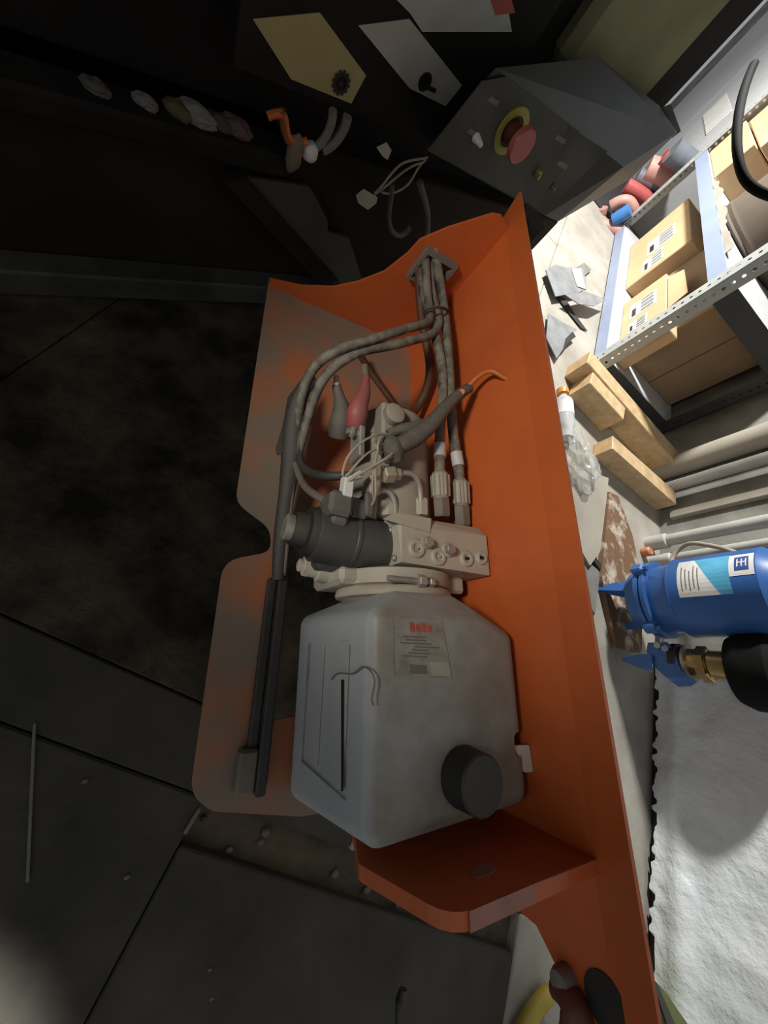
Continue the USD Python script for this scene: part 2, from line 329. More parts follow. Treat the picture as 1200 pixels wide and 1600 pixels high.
lip = np.array([(XS, 0.509), (XS - 0.0065, 0.551), (XS - 0.0015, 0.551), (XS + 0.005, 0.509)])
obj('top_lip', plate([(a, -0.62, b) for a, b in lip], (0, 1, 0), 0.62 + YE + 0.04), m_orange, tray)
ew = [(0.058, ZB), (0.061, 0.215), (0.116, 0.230), (0.173, 0.259), (0.213, 0.295), (0.248, 0.340), (0.268, 0.392), (0.274, 0.424), (0.305, 0.465), (0.356, 0.519), (0.37, 0.524), (XS, 0.518), (XS, ZB)]
hole = [(0.293, 0.366), (0.296, 0.418), (0.352, 0.418), (0.350, 0.374)]
obj('end_wall', plate([(a, YE, b) for a, b in ew], (0, 1, 0), 0.005, [[(a, YE, b) for a, b in hole]]), m_orange, tray)
big = [(0.287, 0.360), (0.290, 0.425), (0.360, 0.425), (0.358, 0.366)]
obj('hole_grommet', plate([(a, YE - 0.014, b) for a, b in big], (0, 1, 0), 0.013, [[(a, YE - 0.014, b) for a, b in hole]]), mk('grommet', (0.2, 0.18, 0.15), 0.7), tray, label='grey square grommet round the hose hole')
gus = rounded([(XS, 0.5135), (0.222, 0.5105), (0.190, 0.414), (0.207, 0.371), (0.245, 0.26), (0.25, ZB), (XS, ZB)], [0, 0.022, 0.006, 0.004, 0, 0, 0])
obj('gusset', plate([np.array([p[0], YG, p[1]]) for p in gus], (0, -1, 0), 0.012), m_orange, tray)
obj('gusset_edge', plate([np.array(q) for q in [(0.238, YG + .0004, .5112), (XS - .004, YG + .0004, .5137), (XS - .004, YG - .0124, .5137), (0.238, YG - .0124, .5112)]], (0, 0, 1), .0008), m_scuff, tray, label='pale scuffed top edge of the gusset')
sl = [pY(757, 1360, YG) + np.array([0.016 * math.cos(t) * 1.0 , 0, 0.007 * math.sin(t) - 0.15 * 0.016 * math.cos(t)]) for t in np.linspace(0, 2 * math.pi, 17)[:-1]]
obj('pale_oval', plate([p + np.array([0, 0.0008, 0]) for p in sl], (0, -1, 0), 0.002), m_scuff, tray, label='pale oval mark on the gusset')  # pale oval mark on the gusset face
# black upstand strip and its foot
fl = [pz(442, 900, 0.225), pz(404, 1245, 0.225)]
ax_ = un(fl[1] - fl[0]); sx_ = np.array([-ax_[1], ax_[0], 0]) * 1.0
ln = np.linalg.norm(fl[1] - fl[0])
obj('edge_strip', cat(box(fl[0], ax_, sx_, Zv, (0, -0.005, -0.026), (ln, 0.008, 0.004), 0.002), box(fl[0], ax_, sx_, Zv, (0, 0.0, -0.0255), (ln - 0.005, 0.014, -0.018), 0.001), box(fl[0], ax_, sx_, Zv, (0.002, -0.0185, -0.0255), (ln - 0.01, -0.004, -0.012), 0.003)), m_strip, tray, label='worn black edge strip standing on the tray floor')
q0 = pz(388, 1168, 0.21)
obj('strip_foot', box(q0, ax_, sx_, Zv, (0, -0.012, -0.01), (0.052, 0.014, 0.012), 0.004), m_bolt, tray, label='small tan foot block at the strip end')

# ================================================================== HYDRAULIC POWER UNIT
hpu = thing('hydraulic_power_unit', 'dusty hydraulic power unit with white tank, valve block and motor in the orange tray', 'pump')
tk = []
x0, x1, y0, y1, z0, z1 = 0.180, 0.385, -0.178, 0.040, 0.212, 0.452
def roundhull(c, r): 
    s = trimesh.creation.icosphere(2).vertices * r
    return hull(np.vstack([np.array(p) + s for p in c]))
r = 0.018
tank = roundhull([(x0 + r, y0 + r, z1 - r), (x0 + r, y1 - r - 0.004, z1 - r), (0.318, y1 - r, z1 - r), (0.225, y1 - r + .014, z1 - r - .012), (0.30, y1 - r + .014, z1 - r - .012), (0.225, y1 - r + .014, z0 + r + .05), (0.31, y1 - r + .014, z0 + r + .05), (x1 - r, 0.016 - r, z1 - r), (x1 - r, y0 + r + 0.005, z1 - r),
                  (x0 + r - 0.002, -0.205 + r, z0 + r), (x0 + r - 0.006, y1 - r - 0.004, z0 + r), (x1 - r, y1 - r, z0 + r), (x1 - r, -0.205 + r, z0 + r)], r)
tm = m3.Manifold(m3.Mesh(np.array(tank.vertices, np.float32), np.array(tank.faces, np.uint32)))
def mcut(m): return m3.Manifold(m3.Mesh(np.array(m.vertices, np.float32), np.array(m.faces, np.uint32)))
# recessed panels on the side, shallow steps in the top and a strap notch on the right
tm = tm - mcut(abox((0.10, -0.150, 0.265), (x0 - 0.0005 + 0.0015, -0.006, 0.405), 0.001))
tm = tm - mcut(abox((x1 - 0.02, -0.125, 0.38), (x1 + 0.02, -0.10, 0.47), 0.004))
tank = tomesh(tm)
rsv = obj('reservoir', tank, m_tank, hpu, smooth=32, label='milky white plastic oil tank')
px0 = x0 - 0.0005
obj('raised_panel', cat(abox((px0 - 0.0015, -0.142, 0.345), (px0 + 0.004, 0.0, 0.398), 0.0015), abox((px0 - 0.0015, -0.142, 0.275), (px0 + 0.004, 0.0, 0.320), 0.0015)), m_tank, rsv)
obj('level_slot', plate(rounded([pX(534, 1062, px0 - 0.002), pX(537.5, 1062, px0 - 0.002), pX(536.5, 1236, px0 - 0.002), pX(534, 1236, px0 - 0.002)], 0.0008, 3), (-1, 0, 0), 0.0008), m_ink, rsv, label='dark level slot line')
tubepts = [pX(x, y, px0 - 0.003) for x, y in [(518, 1062), (535, 1052), (556, 1050), (574, 1044)]] + [pz(583, 1055, 0.456), pz(585, 1072, 0.457), pz(581, 1092, 0.4565), pz(584, 1102, 0.456)]
obj('oil_stain_wire', tube(tubepts, 0.0009, 6, 40), m_bolt, rsv, label='thin dirty wire crossing the tank corner')
lab = [pz(x, y, z1 + 0.0006) for x, y in [(616, 964), (690, 968), (706, 1060), (618, 1056)]]
m_label = mk('old_label', (0.33, 0.305, 0.255), 0.7, scale=60, col2=(0.22, 0.20, 0.16))
lb = obj('tank_label', plate(lab, (0, 0, 1), 0.0005), m_label, rsv, label='faded grey label with red heading')
def inlabel(a, b, c, d, mat, nm, z=z1 + 0.0011):
    f = lambda s, t: lab[0] * (1 - s) * (1 - t) + lab[1] * s * (1 - t) + lab[2] * s * t + lab[3] * (1 - s) * t + np.array([0, 0, z - lab[0][2]])
    return plate([f(a, b), f(c, b), f(c, d), f(a, d)], (0, 0, 1), 0.0003)
rnd = random.Random(4)
obj('label_heading', cat(*[inlabel(0.30 + k * 0.12, 0.08 + 0.03 * (k % 2), 0.39 + k * 0.12, 0.24, m_inkred, 'x') for k in range(4)]), m_inkred, rsv)
obj('label_print', cat(*[inlabel(0.08 + 0.3 * rnd.random(), 0.32 + 0.055 * k, 0.55 + 0.35 * rnd.random(), 0.345 + 0.055 * k, m_inkgrey, 'x') for k in range(7)], inlabel(0.25, 0.80, 0.55, 0.95, m_inkgrey, 'x')), m_inkgrey, rsv)
obj('label_patch', inlabel(0.62, 0.74, 0.98, 0.97, m_label, 'x'), mk('label_patch', (0.42, 0.39, 0.31), 0.7), rsv)
cp = pz(750, 1226, z1 + 0.03); cp = np.array([0.305, -0.132, z1])
cp = pz(752, 1226, z1 + 0.028)
obj('filler_cap', lathe((cp[0], cp[1], z1 - 0.004), (0, 0, 1), [(0, 0.026), (0.008, 0.028), (0.012, 0.0275), (0.034, 0.0265), (0.036, 0.0245), (0.0365, 0.0)], 36), m_cap, rsv, smooth=35, label='round black filler cap')
obj('strap_tab', plate(rounded([pz(*p, 0.446) for p in [(803, 1165), (827, 1164), (833, 1206), (818, 1207)]], 0.003), (0, 0, -1), 0.003), m_white, hpu, label='white strap tab beside the tank')
# neck and clamp ring between tank and block
na = np.array([0.278, 0.0, 0.326])
obj('tank_neck', lathe(na + [0, 0.03, 0], (0, 1, 0), [(0, 0.075), (0.03, 0.075), (0.034, 0.07), (0.06, 0.07)], 40), m_neck, hpu, smooth=35)
cl = obj('clamp_ring', lathe(na + [0, 0.052, 0], (0, 1, 0), [(0, 0.074), (0.002, 0.083), (0.006, 0.0845), (0.012, 0.083), (0.015, 0.08), (0.017, 0.074)], 44), m_alu, hpu, smooth=35, label='dusty clamp ring round the tank neck')
cb = pz(664, 909, 0.408)
obj('clamp_bolt', cat(nut(cb + [-0.012, 0, 0], (1, 0, 0), 0.012, 0.009), lathe(cb + [-0.055, 0, 0], (1, 0, 0), [(0, 0.004), (0.07, 0.004)], 12), nut(cb + [0.006, 0, 0], (1, 0, 0), 0.007, 0.007)), m_steel, cl)
obj('adapter_flange', cat(lathe(na + [0, 0.066, 0], (0, 1, 0), [(0, 0.07), (0.003, 0.082), (0.022, 0.082), (0.026, 0.07)], 40), abox((0.18, 0.068, 0.25), (0.30, 0.092, 0.36), 0.006)), m_alu, hpu, smooth=30)
# valve block
BT = 0.408
bx0, bx1 = 0.243, 0.392
blk = hull([(bx0, 0.093, BT), (bx1, 0.089, BT), (bx1, 0.148, BT), (bx0, 0.142, BT), (bx0 - 0.004, 0.158, BT - 0.008), (bx1, 0.165, BT - 0.016),
            (bx0, 0.091, 0.27), (bx1, 0.087, 0.27), (bx1, 0.165, 0.27), (bx0 - 0.004, 0.158, 0.27)])
mb = obj('valve_block', cat(blk, hull([pz(*p, BT + 0.002) for p in [(598, 811), (616, 801), (674, 810), (672, 832)]] + [pz(*p, 0.38) for p in [(598, 811), (616, 801), (674, 810), (672, 832)]])), m_alu, hpu, label='dusty pale aluminium valve block')
for (x, y, rr) in [(650, 857, 0.0125), (664, 849, 0.008), (684, 870, 0.012), (698, 860, 0.010), (728, 873, 0.0115), (751, 872, 0.010)]:
    p = pz(x, y, BT)
    pl = obj('port_plug', lathe(p - [0, 0, 0.004], (0, 0, 1), [(0, rr), (0.0065, rr), (0.008, rr * 0.86), (0.008, rr * 0.55), (0.005, rr * 0.3)], 20), m_alu, mb, smooth=30)
    if x in (664, 698): obj('hex_plug', nut(p, (0, 0, 1), 0.012, 0.0075), m_steel, mb)
    else: obj('hex_socket', nut(p + [0, 0, 0.0], (0, 0, 1), 0.0052, 0.0024), m_ink if x > 700 else m_alu, mb)
for p in [(617, 872), (612, 828)]: obj('block_screw', lathe(pX(*p, bx0 - 0.002), (-1, 0, 0), [(0, 0.004), (0.003, 0.004), (0.004, 0.003)], 12), m_steel, mb)
obj('block_foot', cat(box(pz(700, 915, 0.36), *I3, (-0.012, -0.012, -0.01), (0.022, 0.012, 0.012), 0.004)), m_alu, mb)
# motor
MX, MZ, MR = 0.272, 0.323, 0.0645
mt = obj('motor', lathe((MX, 0.16, MZ), (0, 1, 0), [(0, MR * 0.9), (0.004, MR), (0.120, MR), (0.122, MR * 1.015), (0.136, MR * 1.015), (0.14, MR * 0.97), (0.178, MR * 0.95), (0.186, MR * 0.88), (0.188, 0.01)], 48), m_motor, hpu, smooth=32, label='dusty grey cylindrical electric motor')
pb = pz(606, 700, 0.392)
obj('motor_bracket', cat(box((pb[0], 0, 0), *I3, (-0.008, 0.275, 0.36), (0.03, 0.34, 0.39), 0.004), lathe((pb[0] + 0.007, 0.315, 0.392), (0, 0, 1), [(0, 0.016), (0.010, 0.016), (0.012, 0.012)], 20)), m_motor, mt, smooth=30)
tp = pz(560, 690, 0.36)
obj('terminal_plate', cat(box(tp, *I3, (-0.005, -0.03, -0.02), (0.004, 0.02, 0.016), 0.002), lathe(tp + [-0.002, 0.008, 0.008], (-1, 0, 0), [(0, 0.005), (0.02, 0.005)], 10), nut(tp + [-0.012, 0.008, 0.008], (-1, 0, 0), 0.005, 0.009)), m_steel, mt)
# solenoid coils on the left of the block
s0 = pz(605, 858, 0.352); s1 = pz(462, 826, 0.352); sd = un((s1 - s0) * [1, 1, 0]); SL = np.linalg.norm(s1 - s0)
sol = obj('solenoid_coil', lathe(s0 + sd * 0.002, sd, [(0, 0.034), (0.003, 0.037), (SL * 0.40, 0.037), (SL * 0.41, 0.0385), (SL * 0.44, 0.0385), (SL * 0.45, 0.0375), (SL * 0.80, 0.0375), (SL * 0.82, 0.034)], 40), m_solenoid, hpu, smooth=32, label='dark cylindrical solenoid coil')
obj('coil_ring', lathe(s0 + sd * SL * 0.815, sd, [(0, 0.031), (0.002, 0.033), (0.012, 0.032), (0.014, 0.024), (0.030, 0.022)], 30), m_black, sol, smooth=32)
obj('end_nut', lathe(s0 + sd * (SL * 0.815 + 0.028), sd, [(0, 0.017), (0.010, 0.017), (0.012, 0.014), (0.012, 0.0)], 20), m_steel, sol, smooth=30, label='pale metal end nut')
side = np.cross(Zv, sd)
obj('coil_foot', box(s0, sd, side, Zv, (SL * 0.40, 0.012, -0.036), (SL * 0.74, 0.042, -0.004), 0.006), m_solenoid, sol)
obj('plug_valve', cat(lathe(pz(480, 885, 0.31) - sd * 0.04, sd, [(0, 0.018), (0.025, 0.018), (0.027, 0.014), (0.04, 0.014)], 20), nut(pz(480, 885, 0.31) - sd * 0.005, sd, 0.012, 0.014), lathe(pz(480, 885, 0.31) + sd * 0.006, sd, [(0, 0.009), (0.006, 0.009), (0.008, 0.005)], 16)), m_alu, hpu, smooth=30, label='pale hex plug valve under the coil')
# connector on coil, small blocks
obj('coil_connector', cat(box(pz(528, 790, 0.395), sd, side, Zv, (-0.018, -0.018, -0.035), (0.014, 0.014, 0.010), 0.005), box(pz(530, 808, 0.390), sd, side, Zv, (-0.012, -0.012, -0.03), (0.010, 0.010, 0.004), 0.004)), m_boot, hpu, label='square grey coil connector')
obj('relay', cat(box(pz(556, 797, 0.375), *I3, (-0.012, -0.014, -0.05), (0.012, 0.014, 0.012), 0.003), box(pz(573, 790, 0.38), *I3, (-0.007, -0.018, -0.05), (0.006, 0.016, 0.012), 0.003)), m_boot, hpu)
obj('pressure_sensor', cat(nut(pz(578, 800, 0.37), (0, 1, 0), 0.03, 0.012), lathe(pz(578, 812, 0.37), (0, 1, 0), [(0, 0.009), (0.02, 0.009)], 16), box(pz(582, 762, 0.385), *I3, (-0.008, -0.012, -0.02), (0.010, 0.016, 0.01), 0.003)), m_brass_nut, hpu)
# rigid elbows
def elbow(pp, rr, mat):
    return tube([pz(*p) for p in pp], rr, 12, 36)
e1 = obj('steel_elbow', elbow([(622, 741, .40), (634, 739, .402), (646, 742, .402), (654, 755, .398), (657, 775, .392), (658, 790, .388)], 0.0042, m_steel), m_steel, hpu, smooth=40)
obj('tube_nut', cat(nut(pz(597, 741, .402), un(pz(625, 740, .402) - pz(597, 741, .402)), 0.018, 0.0125), nut(pz(613, 741, .402), un(pz(625, 740, .402) - pz(597, 741, .402)), 0.012, 0.009)), m_brass_nut, e1)
obj('tube_nut', nut(pz(658, 806, .385), (0, 1, 0), 0.026, 0.0105), m_alu, e1)
e2 = obj('steel_elbow', elbow([(594, 768, .385), (603, 767, .387), (612, 774, .387), (617, 788, .384), (618, 802, .38)], 0.0042, m_steel), m_steel, hpu, smooth=40)
obj('tube_nut', nut(pz(607, 806, .375), (0, 1, 0), 0.024, 0.009), m_alu, e2)

# ================================================================== HOSES AND CABLES IN THE TRAY
def pressure_hose(label, path, end, zend):
    t = thing('pressure_hose', label, 'hose')
    P = [np.array(p) for p in path]
    obj('hose_body', tube(P, 0.0085, 12, 60), m_hose, t, smooth=40)
    d = un(np.array(end) - P[-1]); a = P[-1]; ln = np.linalg.norm(np.array(end) - a)
    Q = spline(P, 200); seg = Q[[k for k in range(200) if 0.026 < np.linalg.norm(Q[k] - P[-1]) < 0.052]]
    obj('white_band', tube(seg, 0.0099, 16, 8), m_band, t, smooth=35, label='white identification band')
    prof = [(-0.004, 0.009), (0.0, 0.0125), (0.004, 0.0135), (0.036, 0.0135), (0.041, 0.011)]
    fe = lathe(a, d, prof, 16); v = np.array(fe.vertices)
    obj('ferrule', fe, m_ferrule, t, smooth=20, label='ribbed crimp ferrule')
    for k in range(8):
        an = 2 * math.pi * k / 8; ref = un(np.cross(d, [0, 0, 1.0])); up = np.cross(ref, d)
        obj('crimp_rib', tube([a + d * 0.003 + (ref * math.cos(an) + up * math.sin(an)) * 0.0132, a + d * 0.037 + (ref * math.cos(an) + up * math.sin(an)) * 0.0132], 0.002, 6, 2, smooth=False), m_ferrule, t)
    obj('swivel_nut', nut(a + d * 0.040, d, max(ln - 0.040, 0.012), 0.0135, 0.08), m_bolt, t, label='dark hexagonal swivel nut')
def Y_(x, y, yy): return pY(x, y, yy)
ha = [Y_(667, 398, YE + 0.06), Y_(665, 405, YE - 0.005), pz(667, 455, .385), pz(678, 515, .385), pz(690, 570, .388), pz(692, 620, .388), pz(688, 670, .385), pz(687, 715, .385), pz(687, 740, .384)]
hb = [Y_(678, 392, YE + 0.06), Y_(681, 402, YE - 0.005), pz(690, 455, .388), pz(698, 520, .39), pz(702, 580, .391), pz(705, 640, .39), pz(710, 690, .386), pz(716, 728, .383), pz(718, 752, .382)]
pressure_hose('left one of the two pressure hoses with white bands entering the valve block', ha, pz(690, 808, .375), 0)
pressure_hose('right one of the two pressure hoses with white bands, nearest the orange skin', hb, pz(722, 822, .370), 0)
tie = obj('cable_tie', cat(tube([pz(663, 485, .395), pz(675, 481, .405), pz(692, 481, .405), pz(700, 486, .395)], 0.0025, 8, 20)), m_hosedark, None, label='dark cable tie round the hose bundle below the square hole', cat='cable tie')
def hose(name, label, path, rr, mat, cat_='hose', **kw):
    return obj(name, tube(path, rr, kw.pop('sides', 12), kw.pop('n', 60), **kw), mat, None, smooth=40, label=label, cat=cat_)
hose('return_hose', 'pale dusty hose curving left from the bundle, upper of the pair', [Y_(660, 404, YE + .04), Y_(660, 412, YE), pz(660, 455, .375), pz(671, 485, .385), pz(668, 503, .395), pz(645, 511, .40), pz(600, 525, .398), pz(560, 537, .39), pz(525, 549, .375), pz(500, 565, .355), pz(480, 592, .33), pz(467, 640, .30), pz(460, 690, .272), pz(453, 745, .25), pz(446, 795, .241)], 0.0075, m_hose)
hose('return_hose', 'pale dusty hose curving left from the bundle, lower of the pair', [Y_(672, 402, YE + .04), Y_(672, 410, YE), pz(676, 460, .38), pz(686, 500, .388), pz(680, 518, .392), pz(650, 530, .394), pz(605, 541, .39), pz(565, 549, .382), pz(535, 564, .37), pz(512, 584, .35), pz(496, 610, .33), pz(482, 650, .302), pz(468, 700, .272), pz(456, 750, .252), pz(447, 800, .241)], 0.0075, m_hose)
hose('drain_hose', 'red-brown hose dropping behind the motor from the hose bundle', [Y_(655, 402, YE + .04), Y_(655, 415, YE), pz(657, 470, .36), pz(665, 530, .34), pz(672, 580, .32), pz(664, 615, .29), pz(640, 650, .27)], 0.009, m_hosered)
hose('thin_cable', 'dark cable lying on the dusty tray floor above the motor', [pz(560, 548, .245), pz(575, 575, .225), pz(600, 610, .215), pz(622, 640, .212), pz(640, 665, .212)], 0.007, m_hosered, 'cable')
# flattened sleeve running down beside the base plate
sl_ = thing('wiring_loom', 'black flat wiring loom sleeve running down the left of the orange tray', 'cable loom')
obj('sleeve', cat(tube([pz(493, 590, .33), pz(466, 628, .30), pz(457, 700, .265), pz(448, 770, .245), pz(438, 850, .238), pz(434, 905, .23)], [0.008, 0.016, 0.018, 0.013, 0.012, 0.009], 10, 40, flat=0.8)), m_hosedark, sl_, smooth=40)
obj('sleeve_flap', plate([pz(*p, 0.262) for p in [(474, 588), (450, 620), (443, 660), (431, 700), (434, 711), (447, 706), (458, 716), (472, 650)]], (0, 0, -1), 0.003), m_hosedark, sl_, label='torn dark flap of the sleeve')
obj('loom_wire', tube([pz(478, 600, .325), pz(470, 640, .30), pz(466, 690, .28), pz(458, 760, .255), pz(449, 850, .245), pz(444, 895, .235)], 0.003, 8, 40), m_bolt, sl_, smooth=40)
# sleeve with wires to the white connector
bs = thing('braided_harness', 'thick braided grey harness lying across the top of the motor', 'cable harness')
obj('sleeve', tube([pz(733, 606, .42), pz(718, 616, .42), pz(690, 644, .418), pz(668, 668, .416), pz(640, 688, .412), pz(612, 702, .408)], [0.0085, 0.0095, 0.011, 0.0125, 0.014, 0.012], 14, 50), m_sleeve, bs, smooth=40)
obj('sleeve_fork', tube([pz(672, 660, .412), pz(650, 667, .41), pz(625, 672, .408), pz(606, 678, .404)], [0.009, 0.0095, 0.009, 0.006], 12, 30), m_sleeve, bs, smooth=40)
obj('frayed_end', blob(pz(612, 703, .410), 0.014, 3, 0.5, sq=(1, 1.3, .8)), m_sleeve, bs, smooth=40)
ow = obj('orange_wire', tube([pz(722, 612, .43), pX(735, 600, .366), pX(752, 585, .372), pX(768, 580, .379), pX(781, 586, .389), pX(792, 592, XS + .002)], [0.0045, 0.0045, 0.0045, 0.004, 0.004, 0.004], 10, 40), m_orangewire, None, smooth=40, label='orange wire looping from the grey harness to the orange skin', cat='wire')
wc = thing('white_connector', 'small white plug connector on thin pale wires beside the motor', 'connector')
obj('connector_body', cat(box(pz(539, 752, .40), sd, side, Zv, (-0.010, -0.008, -0.01), (0.003, 0.022, 0.008), 0.0015), box(pz(545, 745, .403), un([.87, .45, 0]), un([-.45, .87, 0]), Zv, (-0.004, -0.006, -0.006), (0.020, 0.004, 0.004), 0.0015)), m_white, wc)
for wp in ([(535, 743, .408), (545, 712, .414), (570, 688, .416), (597, 678, .414), (610, 680, .410)], [(545, 752, .408), (575, 733, .418), (605, 717, .42), (622, 706, .414)], [(560, 742, .408), (585, 727, .42), (600, 718, .424), (615, 705, .416)],
           [(600, 704, .41), (590, 700, .422), (592, 690, .422), (605, 686, .412)], [(580, 790, .39), (587, 770, .408), (586, 735, .416), (592, 700, .418), (606, 692, .41)], [(585, 784, .392), (582, 755, .41), (588, 715, .418), (600, 696, .412)],
           [(540, 745, .408), (560, 722, .412), (580, 705, .41), (604, 700, .41)]):
    obj('wire', tube([pz(*p) for p in wp], 0.0016, 6, 30), m_wire, wc, smooth=40)
rb = thing('battery_cable', 'battery cable with soft red rubber terminal boot at the motor end', 'cable')
obj('boot', tube([pz(572, 588, .375), pz(571, 600, .375), pz(567, 620, .376), pz(560, 638, .374), pz(557, 655, .366), pz(556, 664, .36)], [0.0055, 0.0075, 0.0105, 0.0125, 0.0160, 0.0145], 14, 30), m_red, rb, smooth=40, label='red rubber terminal boot')
obj('cable_end', tube([pz(570, 572, .372), pz(572, 592, .375)], 0.0055, 10, 6), m_bolt, rb, smooth=40)
gb = thing('battery_cable', 'battery cable with dark grey rubber boot, left of the red boot', 'cable')
obj('boot', tube([pz(526, 602, .33), pz(530, 620, .328), pz(534, 640, .325), pz(533, 660, .318), pz(530, 682, .305)], [0.007, 0.009, 0.015, 0.020, 0.017], 14, 30), m_boot, gb, smooth=40)
obj('lug', box(pz(525, 598, .335), *I3, (-0.004, -0.005, -0.003), (0.004, 0.013, 0.004), 0.0015), m_band, gb, label='pale metal lug')
hose('black_cable', 'black cable curving from the left loom to the white connector', [pz(468, 712, .28), pz(474, 730, .30), pz(492, 741, .335), pz(515, 744, .37), pz(545, 743, .385)], 0.006, m_hosedark, 'cable')
hose('tan_cable', 'tan cable curving from the left loom into the square coil connector', [pz(462, 725, .27), pz(472, 752, .30), pz(488, 770, .35), pz(508, 782, .385)], 0.0055, m_bolt, 'cable')

# ================================================================== SCISSOR LIFT
lift = thing('scissor_lift', 'dark dirty side of a scissor lift chassis above the tray', 'lift')
K0 = -0.70
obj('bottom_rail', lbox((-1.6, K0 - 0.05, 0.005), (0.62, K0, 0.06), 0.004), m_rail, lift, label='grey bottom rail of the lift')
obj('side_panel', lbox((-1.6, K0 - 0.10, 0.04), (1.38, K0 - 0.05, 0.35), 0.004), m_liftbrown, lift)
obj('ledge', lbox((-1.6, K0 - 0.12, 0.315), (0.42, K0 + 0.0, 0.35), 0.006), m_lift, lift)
obj('upper_panel', lbox((-1.6, K0 - 0.16, 0.33), (1.46, K0 - 0.10, 1.3), 0.004), m_lift, lift)  # runs on out of view, sized to shade the tray and control box
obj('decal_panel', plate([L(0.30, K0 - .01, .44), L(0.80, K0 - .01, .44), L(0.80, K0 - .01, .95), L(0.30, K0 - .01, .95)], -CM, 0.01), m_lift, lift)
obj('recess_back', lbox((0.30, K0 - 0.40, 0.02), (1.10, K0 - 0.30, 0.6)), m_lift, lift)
obj('unseen_platform', lbox((-1.0, -2.0, 1.42), (1.40, 0.05, 1.50), 0.01), m_lift, lift)  # deck out of view, sized to keep ceiling light off the tray
obj('added_shade_deck', lbox((1.38, -2.0, 1.43), (1.68, -0.58, 1.49), 0.01), m_lift, lift)  # added out of view to keep ceiling light off the control box
obj('unseen_scissor_arm', lbox((-1.5, -1.1, 0.92), (1.2, -1.04, 1.04), 0.01), m_lift, lift)  # lift arms out of view, set to keep ceiling light off the tray
obj('unseen_scissor_arm', lbox((-1.5, -1.1, 1.10), (1.2, -1.04, 1.22), 0.01), m_lift, lift)
for pp in ([(372, 276), (440, 285), (482, 292), (492, 305), (512, 345), (512, 362), (545, 372), (553, 395), (566, 438), (545, 445), (508, 440), (450, 365)],):
    obj('bracket_plate', plate([pc(x, y, K0 - 0.02) for x, y in pp], -CM, 0.006), m_grey, lift, label='dim grey bent bracket plate')
obj('bracket_arm', plate([pc(x, y, K0 - 0.01) for x, y in [(350, 285), (385, 280), (530, 440), (500, 445)]], -CM, 0.02), m_liftbrown, lift)
def decal(name, corners, mat, label, k=K0 - 0.0085): 
    return obj(name, plate([pc(x, y, k) for x, y in corners], -CM, 0.001), mat, lift, label=label)
decal('warning_decal', [(395, 30), (455, 124), (549, 162), (572, 118), (500, 20)], m_decaly, 'yellowed decal with a black gear symbol')
decal('warning_decal', [(560, 40), (640, 138), (696, 166), (722, 134), (640, 30)], m_decalw, 'white decal with a black symbol')
decal('warning_decal', [(610, -10), (640, 20), (660, 50), (800, 50), (790, -10)], m_decalw, 'white decal with a red corner above the others', K0 - 0.0082)
decal('decal_corner', [(765, -5), (775, 24), (805, 20), (798, -5)], m_inkred, None, K0 - 0.007)
ringc = pc(533, 130, K0 - 0.007)
gear = cat(lathe(ringc, CM, [(0, 0.0135), (0.0006, 0.0135), (0.0006, 0.009), (0, 0.009)], 24), lathe(ringc, CM, [(0, 0.004), (0.0006, 0.004)], 12), *[box(ringc, math.cos(a) * CC + math.sin(a) * Zv, -math.sin(a) * CC + math.cos(a) * Zv, CM, (0.012, -0.002, 0), (0.016, 0.002, 0.0007)) for a in np.arange(12) * math.pi / 6])
obj('gear_symbol', gear, m_ink, lift)
obj('gear_symbol', cat(lathe(pc(664, 128, K0 - 0.007), CM, [(0, 0.013), (0.0006, 0.013), (0.0006, 0.008), (0, 0.008)], 20), box(pc(672, 134, K0 - .007), CC, Zv, CM, (-.018, -.006, 0), (.016, .000, .0007))), m_ink, lift)
# olive cylinder/structure at upper right behind the box
obj('olive_cover', lbox((0.95, K0 - 0.25, 0.60), (1.30, K0 - 0.06, 1.25), 0.02), m_olive, lift, label='olive painted cover behind the control box')
obj('tray_hinge', cat(lathe((0.435, 0.70, 0.30), (0, 0, 1), [(0, 0.028), (0.24, 0.028)], 20), abox((0.42, 0.70, 0.40), (0.475, 0.78, 0.47), 0.015)), m_liftbrown, lift)

wl = thing('added_lamp', 'added black lamp housing round the unseen tray light', 'lamp')  # lamp body added around the unseen tray light, out of view
wd = un(np.array([0.38, 0.25, 0.38]) - WL); wx = un(np.cross([0, 0, 1.0], wd)); wy = np.cross(wd, wx)
obj('housing', cat(box(WL, wx, wy, wd, (-.2, -.2, -.10), (.2, .2, -.02), .01), *[box(WL, wx, wy, wd, lo, hi, .004) for lo, hi in [((-.2, -.2, -.03), (-.185, .2, .01)), ((.185, -.2, -.03), (.2, .2, .01)), ((-.2, -.2, -.03), (.2, -.185, .01)), ((-.2, .185, -.03), (.2, .2, .01))]]), m_rubber, wl)
obj('hanger', tube([WL - wd * .06 + Zv * .1, [WL[0], WL[1], 1.42]], .012, 10, 2), m_rubber, wl)

